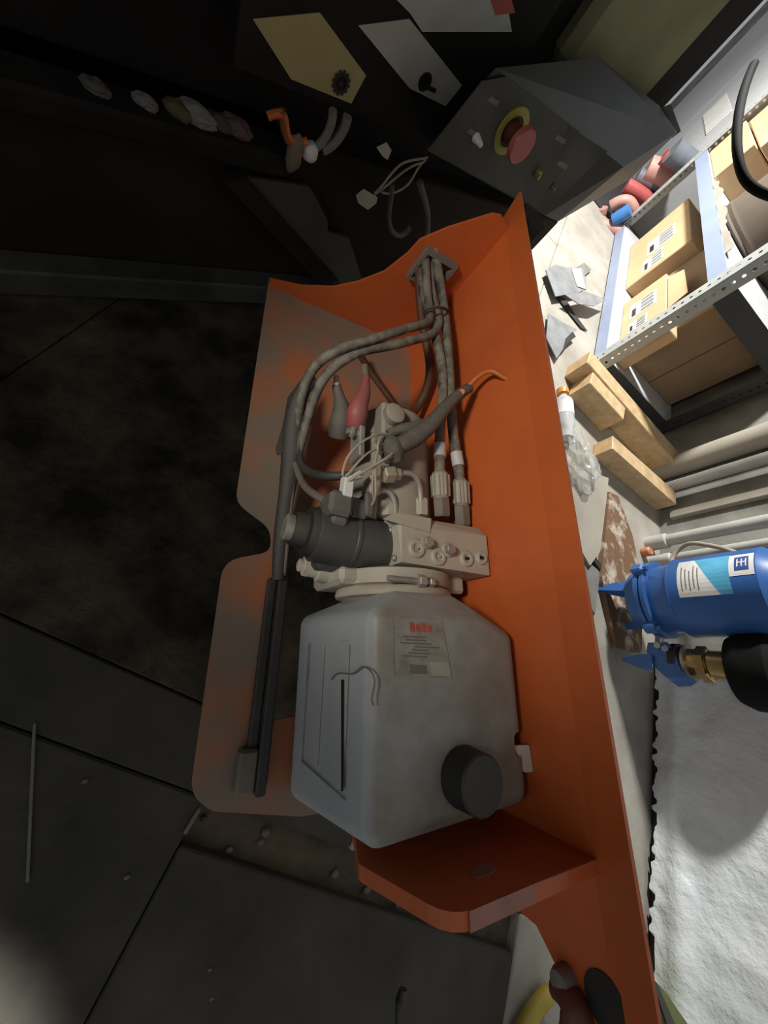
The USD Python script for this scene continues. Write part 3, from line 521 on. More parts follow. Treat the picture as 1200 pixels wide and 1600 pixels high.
# debris, connectors and loose wires on the ledge and under the control box
m_b1, m_b2, m_b3, m_b4 = mk('dim_scrap', (.10, .095, .085), .8), mk('dim_yellow_scrap', (.10, .09, .045), .8), mk('dim_white_scrap', (.22, .21, .19), .8), mk('dim_pink_scrap', (.13, .085, .07), .8)
bits = [((158, 110), .009, m_b1), ((240, 130), .009, m_b3), ((295, 165), .011, m_b2), ((325, 175), .014, m_b3), ((362, 187), .011, m_rail), ((388, 205), .013, m_b4)]
for i, ((x, y), rr, mm) in enumerate(bits):
    p = pc(x, y, K0 + 0.0 + 0.012)
    obj('rubble_bit', blob(L(p @ CC, K0 - 0.03, 0.35 + rr * 0.5), rr * 1.2, i, 0.5, sq=(1.3, .8, .7)), mm, None, label=['small grey scrap at the far left of the dark ledge', 'pale scrap second from the left on the dark ledge', 'yellowish scrap on the dark ledge beside a larger pale one', 'largest pale crumpled scrap on the dark ledge', 'dim grey scrap right of the pale crumpled scrap', 'pinkish scrap at the right end of the dark ledge'][i], cat='debris')
KW = K0 + 0.01
def lw(name, label, pts, rr, mat, k=KW, cat_='wire'): return obj(name, tube([pc(x, y, k) for x, y in pts], rr, 8, 40), mat, None, smooth=40, label=label, cat=cat_)
lw('orange_ribbon', 'dull orange wire looping down under the yellowed decal', [(418, 182), (430, 178), (442, 180), (447, 200), (452, 215), (470, 222), (480, 220)], 0.006, m_orangewire)
lw('orange_ribbon', 'dull orange wire hanging straight beside the tan plug', [(440, 172), (443, 195), (450, 218), (462, 232)], 0.006, mk('dull_orange', (0.3, 0.1, 0.03)))
obj('tan_plug', blob(pc(460, 240, KW), 0.016, 11, .4, sq=(.7, .7, 1.6)), m_chip, None, smooth=40, label='tan oblong plug hanging on the dull orange wires', cat='connector')
obj('white_plug', blob(pc(484, 237, KW), 0.013, 12, .3), m_white, None, smooth=40, label='small white round plug at the end of the grey tubes', cat='connector')
lw('grey_tube', 'left one of two grey tubes under the yellowed decal', [(520, 172), (517, 195), (506, 218), (488, 234)], 0.007, m_insul, cat_='tube')
lw('grey_tube', 'right one of two grey tubes under the yellowed decal', [(543, 182), (535, 205), (520, 225), (504, 235)], 0.008, m_insul, cat_='tube')
obj('cream_plug', hull([pc(x, y, KW + d) for d in (0, .03) for x, y in [(556, 305), (568, 295), (590, 308), (588, 318), (575, 328), (560, 318)]]), m_decalw, None, label='cream coloured plug hanging lowest on twisted pale wires', cat='connector')
for j, pts in enumerate([[(585, 302), (605, 280), (625, 258), (645, 250), (668, 246)], [(585, 304), (610, 285), (640, 262), (660, 254)], [(596, 300), (618, 300), (640, 285), (652, 265), (665, 250)]]):
    lw('pale_wire', ['topmost of three pale wires to the cream plug', 'middle one of three pale wires to the cream plug', 'lowest one of three pale wires to the cream plug'][j], pts, 0.0022, m_wire)
obj('grey_plug', hull([pc(x, y, KW + d) for d in (0, .025) for x, y in [(588, 230), (604, 222), (612, 235), (606, 250), (598, 245)]]), m_decalw, None, label='small pale plug hanging under the white decal', cat='connector')
lw('dark_cable', 'dark cable loop hanging left under the control box', [(612, 290), (608, 330), (612, 360), (625, 368), (640, 355)], 0.006, m_boot, cat_='cable')
lw('dark_cable', 'dark cable hanging right under the control box above the orange end wall', [(655, 285), (665, 320), (668, 350), (664, 372)], 0.008, m_boot, cat_='cable')

# ================================================================== CONTROL BOX
cbx = thing('control_box', 'black control box with emergency stop on the lift chassis', 'control box')
Pa, Pb, Pe, Pd_ = pc(665, 235, -.585), pc(852, 338, -.585), pc(975, 262, -.60), pc(775, 108, -.60)
Pa2, Pb2 = pc(672, 233, K0), pc(855, 338, -.585) - CM * 0.16
Ee, Ff = pc(1058, 207, -.70), pc(935, 90, -.70)
Er = pc(1030, 165, -.72)
Bm = pc(900, 338, -.60)
body = hull([pc(782, 112, K0), Pa - CM * .002, Pb - CM * .002, Pe - CM * .002, Pd_ - CM * .002, Pa2, Pb2, Ee, Ff, Er, Ee - Zv * .12, Ee - CM * .05 - Zv * .02, pc(872, 346, -.60)])
obj('housing', body, m_box, cbx)
fnrm = un(np.cross(Pb - Pa, Pd_ - Pa)); fnrm = fnrm if fnrm @ (CAM - Pa) > 0 else -fnrm
def fp(x, y, off=0.0): return pn(x, y, fnrm, fnrm @ Pa) + fnrm * off
pan = obj('front_panel', plate([fp(*p, .001) for p in [(668, 234), (846, 328), (850, 305), (880, 260), (905, 205), (790, 118), (752, 125)]], fnrm, 0.002), m_panel, cbx)
obj('gloss_recess', plate([fp(*p, .0022) for p in [(842, 325), (850, 302), (878, 262), (886, 195), (948, 235), (860, 322)]], fnrm, 0.001), m_gloss, cbx, label='shiny black recess')
rc = fp(797, 203, 0.003); nx = un(Pb - Pa); nyv = np.cross(fnrm, nx)
RR = 0.034
obj('stop_ring', plate([rc + RR * (math.cos(t) * nx + math.sin(t) * nyv) for t in np.linspace(0, 2 * math.pi, 41)[:-1]], fnrm, 0.003, [[rc + RR * .66 * (math.cos(t) * nx + math.sin(t) * nyv) for t in np.linspace(0, 2 * math.pi, 31)[:-1]]]), m_yellow, cbx, label='yellow emergency stop ring')
es = obj('stop_stem', lathe(rc, fnrm, [(0, 0.018), (0.02, 0.016), (0.03, 0.017)], 24), m_estopdark, cbx, smooth=35)
obj('stop_button', lathe(rc + fnrm * 0.028, fnrm, [(0, 0.018), (0.003, 0.026), (0.010, 0.026), (0.014, 0.0245), (0.0145, 0.0)], 32), m_estop, es, smooth=35, label='red mushroom stop button')
obj('key_switch', cat(nut(fp(838, 268, .002), fnrm, .010, .008), lathe(fp(835, 269, .01), fnrm, [(0, .005), (.008, .004)], 12)), m_yellow, cbx)
obj('toggle_switch', cat(lathe(fp(742, 213, .002), fnrm, [(0, .008), (.01, .006), (.02, .004)], 14)), m_band, cbx)
obj('toggle_switch', lathe(fp(862, 290, .002), fnrm, [(0, .006), (.01, .004)], 14), m_inkgrey, cbx)
for x, y in [(760, 155), (865, 215), (868, 255), (728, 205)]: obj('panel_print', plate([fp(x, y, .0032), fp(x + 14, y + 9, .0032), fp(x + 19, y + 2, .0032), fp(x + 5, y - 7, .0032)], fnrm, .0004), m_inkgrey, cbx)
obj('latch', hull([pc(x, y, k) for k in (-.72, -.76) for x, y in [(1030, 170), (1048, 162), (1064, 205), (1050, 216), (1036, 214)]]), m_box, cbx)

# ================================================================== SHELVING
shelf = thing('shelving_unit', 'pale blue-grey steel shelving unit on slotted angle posts against the wall', 'shelving')
def angle_post(u, n, h, du, dn, mat):
    """slotted angle: two flanges with a row of holes each"""
    w, t = 0.062, 0.0025
    a = mcut(wbox((min(u, u + du * w), min(n, n + dn * t), 0), (max(u, u + du * w), max(n, n + dn * t), h)))
    b = mcut(wbox((min(u, u + du * t), min(n, n + dn * w), 0), (max(u, u + du * t), max(n, n + dn * w), h)))
    for k in range(int(h / 0.03) - 1):
        if k > 34: break
        z = 0.03 + k * 0.03
        a = a - mcut(lathe(W(u + du * w * .5, n - 0.02, z), N, [(0, 0.0065), (0.04, 0.0065)], 10))
        b = b - mcut(lathe(W(u - 0.02, n + dn * w * .5, z), U, [(0, 0.0065), (0.04, 0.0065)], 10))
    return cat(tomesh(a), tomesh(b))
US0, US1, NS0, NS1 = 1.835, 3.47, 0.90, 1.46
for (u, n, du, dn) in [(US0, NS0, 1, 1), (US1, NS0, -1, 1), (US0, NS1, 1, -1), (US1, NS1, -1, -1)]:
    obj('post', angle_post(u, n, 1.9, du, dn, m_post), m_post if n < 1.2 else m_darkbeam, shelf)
for z in (0.068, 0.535, 1.05, 1.6):
    obj('deck', wbox((US0 + .004, NS0 + .004, z - 0.006), (US1 - .004, NS1 - .004, z)), m_deck, shelf)
    for nn in (NS0 + 0.003, NS1 - 0.009): obj('beam', wbox((US0 + .003, nn, z - 0.06), (US1 - .003, nn + 0.006, z + 0.002), 0.001), m_shelf, shelf)
    for uu in (US0 + 0.003, US1 - 0.009): obj('side_beam', wbox((uu, NS0 + .05, z - 0.075), (uu + 0.006, NS1 - .01, z + 0.004), 0.001), m_darkbeam, shelf)

def carton(label, lo, hi, mat=m_card, open_=False, group=None, name='cardboard_box', tags=(), seam=None):
    t = thing(name, label, 'box', group)
    (u0, n0, z0), (u1, n1, z1) = lo, hi
    if open_:
        th = 0.005
        for a, b in [((u0, n0, z0), (u1, n1, z0 + th)), ((u0, n0, z0), (u0 + th, n1, z1)), ((u1 - th, n0, z0), (u1, n1, z1)), ((u0, n0, z0), (u1, n0 + th, z1 - .05)), ((u0, n1 - th, z0), (u1, n1, z1))]: obj('panel', wbox(a, b, 0.001), mat, t)
    else:
        obj('carton_body', wbox(lo, hi, 0.004), mat, t)
    if seam: obj('tape_seam', wbox(*seam), m_kraft, t)
    for (ua, za, ub, zb) in tags:
        lb_ = obj('shipping_label', wbox((ua, n0 - 0.0012, za), (ub, n0 - 0.0002, zb)), m_white, t, label='white shipping label')
        w_ = ub - ua
        obj('label_print', cat(*[wbox((ua + w_ * (0.1 + 0.085 * k), n0 - 0.0018, za + (zb - za) * .45), (ua + w_ * (0.1 + 0.085 * k + 0.02 + 0.03 * (k % 3 == 0)), n0 - 0.0011, zb - (zb - za) * .1)) for k in range(10)], wbox((ua + w_ * .1, n0 - .0018, za + (zb - za) * .1), (ua + w_ * .6, n0 - .0011, za + (zb - za) * .25))), m_ink, lb_)
    return t
D1, D2 = 0.0685, 0.5355
carton('long cardboard box with two white shipping labels, nearest the slotted post on the bottom shelf', (2.07, 0.99, D1), (2.45, 1.045, 0.285), tags=[(2.09, .11, 2.18, .20), (2.22, .11, 2.36, .24)])
obj('cardboard_flap', plate([W(2.09, .992, .29), W(2.40, .992, .29), W(2.36, .992, .36), W(2.12, .992, .37)], N, 0.004), m_card, None, label='torn upright cardboard flap above the nearest labelled box', cat='cardboard')
carton('tall cardboard box with white labels behind the nearest labelled box on the bottom shelf', (2.62, 0.99, D1), (3.20, 1.36, 0.40), tags=[(2.66, .16, 2.80, .27), (2.84, .18, 3.00, .33)])
carton('small plain tan box tucked right behind the slotted post on the bottom shelf', (1.89, 0.96, D1), (1.985, 1.05, 0.30))
carton('big plain brown box with a centre seam seen through the end of the shelf', (2.0, 1.06, D1), (2.58, 1.44, 0.455), m_card2, seam=((1.9985, 1.245, D1 + .002), (2.0, 1.25, .454)))
dr = thing('fibre_drum', 'round brown fibre drum on the second shelf beside the slotted post', 'drum')
obj('drum_body', lathe(W(2.56, 1.19, D2), (0, 0, 1), [(0, .225), (.012, .24), (.02, .235), (.035, .24), (.05, .236), (.42, .24)], 48), m_kraft, dr, smooth=32)
obj('paper_edge', sheet(W(2.05, .91, D2 + .001), U * 0.85, Zv * .02, 40, 2, .003, lambda x, y: Zv * (y * .012 * math.sin(x * 31) * math.cos(x * 13)) + N * (.006 * math.sin(x * 20))), m_tan, dr, label='torn paper edge under the drum')
obj('drum_print', cat(*[lathe(W(2.56, 1.19, D2 + .12 + .02 * k), (0, 0, 1), [(0, .2405), (.004, .2405)], 48) for k in range(0)]) if False else plate([W(2.345, 1.075, D2 + .12), W(2.36, 1.055, D2 + .12), W(2.36, 1.055, D2 + .17), W(2.345, 1.075, D2 + .17)], -N, .003), m_decalw, dr)
carton('flat tan box at the far end of the second shelf behind the fibre drum', (2.99, 0.93, D2), (3.44, 1.42, 0.70))
carton('tan box lying on top of the flat tan box on the second shelf', (2.95, 0.95, 0.705), (3.42, 1.40, 0.86))
cb_ = thing('white_cabinet', 'tall pale cabinet standing beyond the shelving unit', 'cabinet')
obj('carcass', wbox((3.78, 1.0, 0.0), (5.6, 1.46, 1.9), 0.01), m_deck, cb_)
obj('door', wbox((3.80, 0.985, 0.05), (4.68, 1.0, 1.88), 0.004), m_deck, cb_); obj('door', wbox((4.70, 0.985, 0.05), (5.58, 1.0, 1.88), 0.004), m_deck, cb_)
for k in range(9): obj('vent_slat', wbox((4.0 + .055 * k, 0.975, 0.52), (4.03 + .055 * k, 0.985, 0.66), 0.003), m_white, cb_)
# coloured hoses piled beyond the shelf
def pile(label, pts, rr, mat, uu):
    obj('hose_length', tube([pn(x, y, U, uu) for x, y in pts], rr, 12, 20), mat, None, smooth=40, label=label, cat='hose')
pile('pale pink hose length lying lowest, left of the shelf deck', [(900, 362), (925, 352), (950, 356), (972, 362)], .045, m_pvc, 3.42)
pile('short pale pink hose elbow standing on the lowest pink hose', [(920, 355), (934, 342), (940, 325)], .04, m_pvc, 3.5)
pile('bright blue hose length in the hose pile, left of the shelf edge', [(958, 345), (985, 328)], .042, m_blueh, 3.42)
pile('second pink hose length with a pale end above the blue hose', [(955, 322), (975, 314), (990, 330)], .036, m_pvc, 3.52)
pile('red hose length in the middle of the hose pile', [(978, 290), (1000, 303), (1015, 315)], .042, m_redh, 3.6)
pile('slate blue hose length above the red hose', [(995, 275), (1015, 285), (1035, 295)], .047, m_grayh, 3.66)
pile('thick pinkish hose length near the top of the hose pile', [(1010, 265), (1030, 272), (1050, 285)], .075, m_pvc, 3.68)
pile('red hose length at the top of the hose pile', [(1035, 245), (1050, 258), (1066, 270)], .044, m_redh, 3.66)
pile('dark grey hose length topmost in the pile beside the cabinet', [(1050, 235), (1065, 248), (1078, 258)], .065, m_grayh, 3.6)
obj('dark_base', wbox((3.5, 0.50, 0.0), (4.6, 0.97, 0.012), .004), m_charcoal, None, label='thin dark base under the pile of coloured hoses', cat='mat')  # thin dark base below the hoses
obj('black_cable', tube([pd_ for pd_ in [CAM + ray(x, y) * t / FPX for x, y, t in [(1178, 100, .98), (1160, 150, .97), (1152, 200, .95), (1154, 250, .93), (1168, 285, .92), (1195, 303, .91), (1240, 310, .90), (1290, 280, .9), (1330, 150, .95)]]], .0105, 12, 60), m_rubber, None, smooth=40, label='thick black cable hanging in a loop in front of the upper shelf', cat='cable')

# ================================================================== FLOOR THINGS BY THE WALL
def lumber(label, a, b, w, h, z=0.0, lift_=0.0):
    a, b = np.array(a, float), np.array(b, float); d = un(b - a); s = np.cross(Zv, d); ln = np.linalg.norm(b - a)
    t = thing('timber', label, 'timber')
    obj('beam', box(a + Zv * z, d, s, Zv, (0, -w / 2, 0), (ln, w / 2, h), .003), m_wood, t)
    obj('end_grain', box(a + Zv * z, d, s, Zv, (-.0008, -w / 2 + .003, .003), (.001, w / 2 - .003, h - .003)), m_woodend, t)
lumber('longest pine timber against the slotted post foot', W(1.63, 0.76), W(1.57, 1.44), .095, .11)
lumber('short pine offcut against the side of the longest timber', W(1.53, 0.80), W(1.515, 1.03), .085, .105)
lumber('thinner pine timber lying apart, nearer the grey pipes', W(1.325, 1.00), W(1.36, 1.46), .075, .085)
obj('beige_pipe_wrap', tube([W(1.545, 1.442, z) for z in (0.0, .4, .9, 1.5)], .05, 16, 20), m_tan, None, smooth=40, label='thick beige vertical pipe on the wall next to the shelf', cat='pipe')
for (u, n, r_, lb, coup) in [(1.42, 1.44, .024, 'grey vertical pipe beside the beige pipe', 0), (1.10, 1.41, .024, 'upper of the two pale pipes with a coupling at its foot above the pump', 1), (1.03, 1.44, .019, 'lower of the two pale pipes, right above the blue pump', 1)]:
    t = thing('wall_pipe', lb, 'pipe')
    obj('tube', tube([W(u, n, .0 if not coup else .02), W(u, n, 1.9)], r_, 16, 2), m_pipe, t, smooth=40)
    if coup: obj('coupling', lathe(W(u, n, .0), Zv, [(0, r_ * 1.1), (0, r_ * 1.3), (.075, r_ * 1.3), (.08, r_ * 1.0)], 20), m_pipe, t, smooth=35)
obj('wall_batten', wbox((1.27, 1.475, .05), (1.31, 1.499, 1.6), .003), m_tan, None, label='pale strip on the wall between the grey pipes', cat='strip')
obj('copper_stub', lathe(W(1.035, 1.375, 0), Zv, [(0, .018), (.03, .02), (.035, .015)], 14), mk('copper', (.6, .22, .1), .4), None, smooth=40, label='orange fitting at the foot of the lower pale pipe', cat='fitting')
tb = [pz(*p, .022) for p in [(868, 640), (905, 690), (938, 742), (951, 747), (949, 770), (938, 862), (922, 884), (900, 845), (880, 730)]]
obj('tan_board', plate(tb, (0, 0, -1), .012), m_tan, None, label='tan flat board lying on the floor between the orange tray and the rusty board', cat='board')
obj('dark_gap_strip', plate([pz(*p, .016) for p in [(900, 838), (906, 842), (942, 884), (938, 890)]], (0, 0, -1), .012), m_charcoal, None, label='thin black strip for the dark gap along the lower edge of the tan board', cat='strip')  # black strip put in for the shade of the gap beside the board
obj('board_offcut', plate([pz(*p, .010) for p in [(906, 868), (938, 893), (930, 960), (912, 930)]], (0, 0, -1), .008), m_insul, None, label='grey board piece on the floor below the tan board', cat='board')
obj('rusty_board', plate([pz(*p, .02) for p in [(952, 768), (966, 775), (988, 835), (1003, 905), (1003, 1020), (964, 1012), (940, 900)]], (0, 0, -1), .018), m_rust, None, label='rusty peeling board on the floor along the pump feet', cat='board')
def scrap(label, pts, z, mat, t=.004): obj('floor_scrap', plate([pz(x, y, zz if (zz := z) is not None else 0) for x, y in pts], (0, 0, -1), t), mat, None, label=label, cat='scrap')
scrap('largest grey torn sheet on the bright floor beside the shelf', [(853, 422), (868, 413), (885, 418), (912, 418), (917, 452), (900, 458), (868, 463)], .03, m_shale)
scrap('cream torn strip lying across the largest grey sheet', [(893, 420), (908, 419), (916, 452), (902, 447)], .034, m_decalw)
scrap('small dark grey square scrap by the shelf beam', [(902, 417), (913, 410), (924, 422), (914, 430)], .012, m_insul)
scrap('charcoal strip scrap in front of the shelf beam', [(870, 463), (884, 467), (898, 490), (918, 517), (908, 512), (892, 492)], .008, m_charcoal)
scrap('pale blue-grey pointed scrap leaning to the shelf beam', [(884, 461), (915, 455), (948, 468), (928, 478), (905, 475)], .05, m_shale)
scrap('grey ragged scrap by the end of the longest timber', [(857, 490), (884, 506), (902, 515), (890, 525), (880, 545), (870, 560), (854, 528)], .02, m_shale)
scrap('black ragged scrap on the grey ragged scrap', [(895, 518), (900, 526), (888, 535), (881, 545), (885, 528)], .024, m_charcoal)
bt = thing('plastic_bottle', 'clear plastic bottle with an orange cap lying behind the orange tray edge', 'bottle')
ba, bb = pz(879, 612, .035), pz(885, 685, .035); bd = un(bb - ba); bl = np.linalg.norm(bb - ba)
obj('bottle_body', lathe(ba, bd, [(0.02, .016), (.03, .018), (.05, .034), (.06, .036), (bl * .75, .035), (bl * .8, .03), (bl, .026), (bl + .005, .015)], 24), m_bottle, bt, smooth=35)
obj('cap', lathe(ba - bd * .01, bd, [(0, .022), (.002, .024), (.026, .024), (.03, .02)], 20), m_orgcap, bt, smooth=30)
obj('label_wrap', lathe(ba, bd, [(.065, .0365), (bl * .55, .0362)], 24), m_white, bt, smooth=35)
obj('plastic_bag', blob(pz(905, 722, .03), .07, 21, 1.1, sq=(.8, 1.1, .4), sub=4, fr=4.2), m_film, None, label='crumpled clear plastic bag on the floor next to the bottle', cat='bag')

# ================================================================== BLUE PUMP
pump = thing('pump', 'blue cylindrical submersible pump standing by the wall with white stickers', 'pump')
PU, PN_ = 0.715, 1.215
pc0 = W(PU, PN_)
obj('pump_body', lathe(pc0 + Zv * .165, Zv, [(0, .104), (.02, .107), (.035, .107), (.055, .112), (.07, .119), (.275, .119), (.285, .11), (.30, .10), (.305, .0)], 48), m_blue, pump, smooth=30)
obj('body_rib', lathe(pc0 + Zv * .228, Zv, [(0, .114), (.002, .1205), (.006, .1205), (.008, .115)], 48), m_blue, pump, smooth=30)
for z in (.136, .154):
    obj('flange_ring', lathe(pc0 + Zv * z, Zv, [(0, .116), (.002, .123), (.013, .123), (.015, .116)], 48), m_blue, pump, smooth=30)
for k in range(4):
    a = math.radians(20 + 90 * k); d = math.cos(a) * U + math.sin(a) * N; s = np.cross(Zv, d)
    obj('lug', cat(box(pc0 + d * .125, d, s, Zv, (-.02, -.017, .134), (.017, .017, .171), .006), nut(pc0 + d * .131 + Zv * .171, Zv, .012, .009)), m_blue, pump)
obj('bottom_dome', lathe(pc0 + Zv * .075, Zv, [(0, .03), (.004, .07), (.02, .092), (.04, .10), (.062, .102)], 40), m_blue, pump, smooth=32)
for a in (40, 140):
    d = math.cos(math.radians(a)) * U + math.sin(math.radians(a)) * N; s = np.cross(Zv, d)
    obj('foot', hull([pc0 + d * x + s * y + Zv * z for x, y, z in [(.045, -.018, .11), (.045, .018, .11), (.09, -.016, .115), (.09, .016, .115), (.08, -.007, 0), (.08, .007, 0), (.092, -.007, 0), (.092, .007, 0)]]), m_blue, pump)
d = -N; 
fd = un(0.15 * U - 1.0 * N)
obj('foot', hull([pc0 + fd * x + np.cross(Zv, fd) * y + Zv * z for x, y, z in [(.04, -.024, .10), (.04, .024, .10), (.085, -.024, .115), (.085, .024, .115), (.075, -.010, 0), (.075, .010, 0), (.09, -.010, 0), (.09, .010, 0)]]), m_blue, pump)
# stickers wrapped on the body: angle measured from -N towards +U
def wrap(r, a0, a1, z0, z1, n=10, skew=0.0, frac=(0, 1, 0, 1)):
    V, F = [], []
    for i in range(n + 1):
        a = math.radians(a0 + (a1 - a0) * i / n); d = -N * math.cos(a) + U * math.sin(a)
        V += [pc0 + d * r + Zv * z0(i / n) if callable(z0) else pc0 + d * r + Zv * z0, pc0 + d * r + Zv * (z1(i / n) if callable(z1) else z1)]
    m = len(V); V = V + [v - un((v - pc0) * [1, 1, 0]) * .0006 for v in V]
    for i in range(n):
        p = 2 * i; F += [(p, p + 1, p + 3), (p, p + 3, p + 2), (m + p, m + p + 3, m + p + 1), (m + p, m + p + 2, m + p + 3)]
    return trimesh.Trimesh(np.array(V), np.array(F), process=False)
st = obj('maker_label', wrap(.1198, -30, 30, .262, lambda t: .335 + .03 * (1 - t)), m_white, pump, label='white and cyan printed label')
obj('cyan_wave', wrap(.1199, -30, 30, lambda t: .335 + .03 * (1 - t) - .028 * t - .006, lambda t: .385), m_cyan, st)
for k in range(5): obj('text_line', wrap(.1201, -22 + 3 * (k % 2), 16 - 4 * (k % 3), .272 + .010 * k, .2745 + .010 * k, 6), m_inkgrey, st)
s2 = obj('round_badge_sticker', wrap(.1198, -8, 28, .385, .437), m_white, pump, label='white sticker with a blue badge')
obj('badge', wrap(.1201, -1, 22, .397, .427), m_navy, s2)
for (a0, a1, z0_, z1_) in [(5, 18, .402, .405), (5, 18, .411, .414), (5, 18, .420, .423), (11, 13, .402, .423)]: obj('badge_line', wrap(.1203, a0, a1, z0_, z1_, 4), m_white, s2)
obj('lifting_handle', tube([W(PU + .10, PN_ + .03, .235), W(PU + .135, PN_ + .03, .27), W(PU + .14, PN_ + .03, .38), W(PU + .09, PN_ + .03, .44)], .012, 10, 30), m_blue, pump, smooth=40)
obj('cable_gland', lathe(W(PU + .06, PN_ + .02, .425), un(Zv + .2 * U), [(0, .03), (.03, .03), (.04, .02), (.06, .02)], 18), m_pipe, pump, smooth=35)
obj('power_cord', tube([pw(x, y, n) for x, y, n in [(1195, 888, 1.22), (1165, 871, 1.25), (1130, 857, 1.30), (1095, 850, 1.34), (1068, 853, 1.37), (1054, 866, 1.38), (1052, 885, 1.38)]], .008, 10, 50), m_tan, None, smooth=40, label='pale power cord arching behind the blue pump', cat='cord')
# discharge volute and fittings
ds = thing('discharge_fitting', 'blue discharge flange with a brass fitting and black coupling beside the pump', 'fitting')
DU, DN_ = 0.535, 1.285
dc = W(DU, DN_)
fl_ = [pw(x, y, DN_ - .05) for x, y in [(1012, 1004), (1042, 1003), (1053, 1018), (1064, 1048), (1076, 1055), (1066, 1062), (1047, 1063), (1022, 1042), (1010, 1018)]]
obj('flange', plate(fl_, N, .045), m_blue, ds, label='blue cast flange')
for x, y in [(1028, 1009), (1040, 1014)]: obj('flange_bolt', nut(pw(x, y, DN_ - .052), -N, .006, .011), m_steel, ds)
obj('cast_foot', hull([pw(x, y, n) for n in (DN_ - .06, DN_ - .03) for x, y in [(1018, 1022), (1020, 1050), (990, 1040), (971, 1032), (973, 1027), (1000, 1022)]]), m_blue, ds)
obj('gasket', lathe(dc + Zv * .165, Zv, [(0, .05), (.002, .056), (.02, .056), (.022, .048), (.035, .046)], 32), m_black, ds, smooth=30)
obj('steel_washer', lathe(dc + Zv * .198, Zv, [(0, .044), (.001, .052), (.008, .052), (.009, .044)], 32), m_steel, ds, smooth=30)
obj('brass_nipple', cat(lathe(dc + Zv * .205, Zv, [(0, .042), (.05, .042), (.052, .038)], 32), nut(dc + Zv * .225, Zv, .03, .05), lathe(dc + Zv * .255, Zv, [(0, .038), (.04, .038)], 24)), m_brass, ds, smooth=25)
obj('black_coupling', lathe(dc + Zv * .31 - U * .012, Zv, [(0, .05), (.004, .085), (.03, .098), (.09, .10), (.10, .092), (.115, .08), (.125, .05), (.13, .0)], 40), m_rubber, ds, smooth=32)

# ================================================================== WHITE SHEETING ON THE WALL
rs = np.random.RandomState(5)
fr = rs.rand(200)
def wrinkle(x, y):
    p = np.array([[x * 9, y * 7, 0.3]]); a = float(np.ravel(meshkit.noise(p, 2))[0]); b = float(np.ravel(meshkit.noise(p * 3.1, 3))[0])
    i = int(x * 110); rag = (fr[i % 200] - .2) * .02 if y < 1e-6 else 0.0
    fold = -.018 * math.exp(-((y - .045) / .018) ** 2)
    c_ = float(np.ravel(meshkit.noise(p * 7.3, 9))[0])
    return N * (-.012 * a - .008 * b - .004 * c_ + fold) + Zv * rag * (1 if 0.1 < x < .95 else 0)
obj('plastic_sheeting', sheet(W(-1.25, 1.466, .014), U * 1.9, Zv * 1.6, 220, 130, -.002, wrinkle), m_sheet, None, smooth=True, label='large bright white wrinkled plastic sheeting hanging on the wall', cat='sheeting')

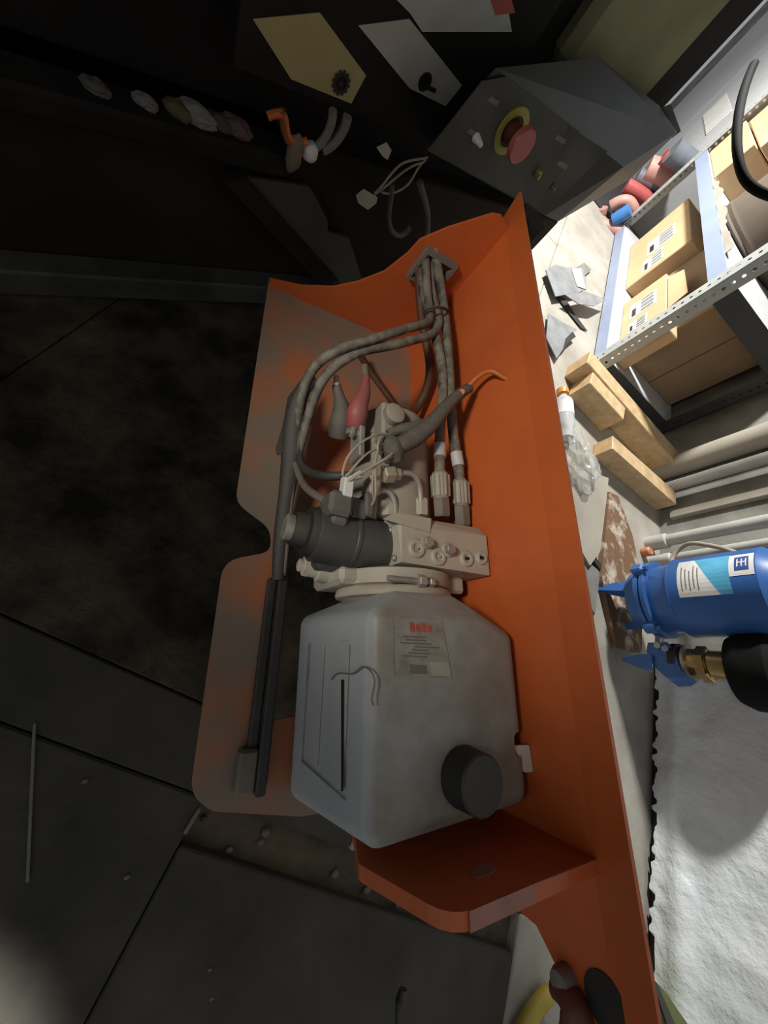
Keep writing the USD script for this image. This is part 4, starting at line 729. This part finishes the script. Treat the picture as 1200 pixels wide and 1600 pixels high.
# ================================================================== LOOSE THINGS ON THE DARK FLOOR
def rod(label, a, b, r_, mat, nm='stick'): obj(nm, box(a, un(b - a), np.cross(Zv, un(b - a)), Zv, (0, -r_, -r_ * .6), (np.linalg.norm(b - a), r_, r_ * .6), r_ * .3), mat, None, label=label, cat='stick')
rod('long pale stick lying alone on the dark floor at lower left', pz(54, 1130, .003), pz(43, 1378, .003), .0019, m_insul)
rod('short pale peg at the corner of the slabs under the tray corner', pz(312, 1263, .003), pz(288, 1303, .003), .0035, m_chip)
for i, (x, y, rr, lb) in enumerate([(318, 1278, .004, 'dark chip beside the short pale peg'), (415, 1300, .0055, 'tan chip in the dirt gap, the largest below the tray'), (358, 1327, .004, 'pale chip near the left end of the dirt gap'), (407, 1316, .0035, 'small tan chip just under the largest tan chip'), (523, 1365, .005, 'brown chip right of the middle of the dirt gap'), (572, 1390, .005, 'brown chip below the gusset corner'), (622, 1412, .0045, 'white chip below the sloping gusset edge'), (133, 1220, .003, 'tiny pale chip near the long stick'), (198, 1370, .003, 'tiny pale chip right of the stick foot'), (327, 1515, .002, 'tiny chip on the lower slab'), (330, 1560, .002, 'lowest tiny chip on the lower slab')]):
    p = pz(x, y, 0.0 if i in (7, 8, 9, 10) else -.02)
    obj('floor_chip', blob(p + Zv * rr * .4, rr, 60 + i, .6, sq=(1.2, .9, .6), sub=1), m_chip if i not in (0,) else m_ink, None, label=lb, cat='chip')
bk = thing('pry_lever', 'black rubber tipped lever poking in at the bottom of the picture', 'lever')
obj('rubber_tip', tube([pz(630, 1545, .12), pz(628, 1558, .12), pz(622, 1585, .12)], [.006, .0095, .005], 12, 24), m_black, bk, smooth=40)
obj('shaft', tube([pz(623, 1580, .12), pz(616, 1680, .12)], .004, 10, 4), m_black, bk, smooth=40)
hose('yellow_hose', 'yellow hose on the floor beside the lower end of the orange tray', [pz(858, 1552, .02), pz(840, 1572, .02), pz(822, 1600, .02), pz(800, 1650, .02)], .016, m_yhose)
gbn = thing('green_bin', 'olive green bin with a black rim strip at the bottom right corner', 'bin')
lm = [pz(*p, .14) for p in [(1012, 1520), (1040, 1550), (1076, 1602), (1100, 1650), (1060, 1650)]]
obj('bin_body', plate(lm, (0, 0, -1), .14), m_lime, gbn)
obj('rim_strip', plate([pz(*p, .144) for p in [(1018, 1527), (1026, 1535), (1060, 1612), (1046, 1612)]], (0, 0, -1), .004), m_black, gbn)
# end fittings of the tray skin
pv = thing('pivot_fitting', 'grey round knob and brown sleeve on the lower end of the orange skin', 'fitting')
kp = pX(882, 1530, XS - .006)
obj('knob', lathe(kp, (-1, 0, 0), [(-.01, .010), (.004, .011), (.010, .009), (.012, .0)], 20), m_neck, pv, smooth=35)
obj('sleeve', tube([pX(868, 1545, XS - .008), pX(892, 1565, XS - .010), pX(900, 1640, XS - .010)], [.008, .014, .016], 12, 20), mk('brown_sleeve', (.17, .06, .045), .6), pv, smooth=40)
hp = pX(950, 1572, XS - .0004)
obj('bolt_hole', lathe(hp, (-1, 0, 0), [(-.001, .022), (.001, .022), (.0012, .0)], 28), m_cap, tray, label='dark round hole near the lower end of the skin')
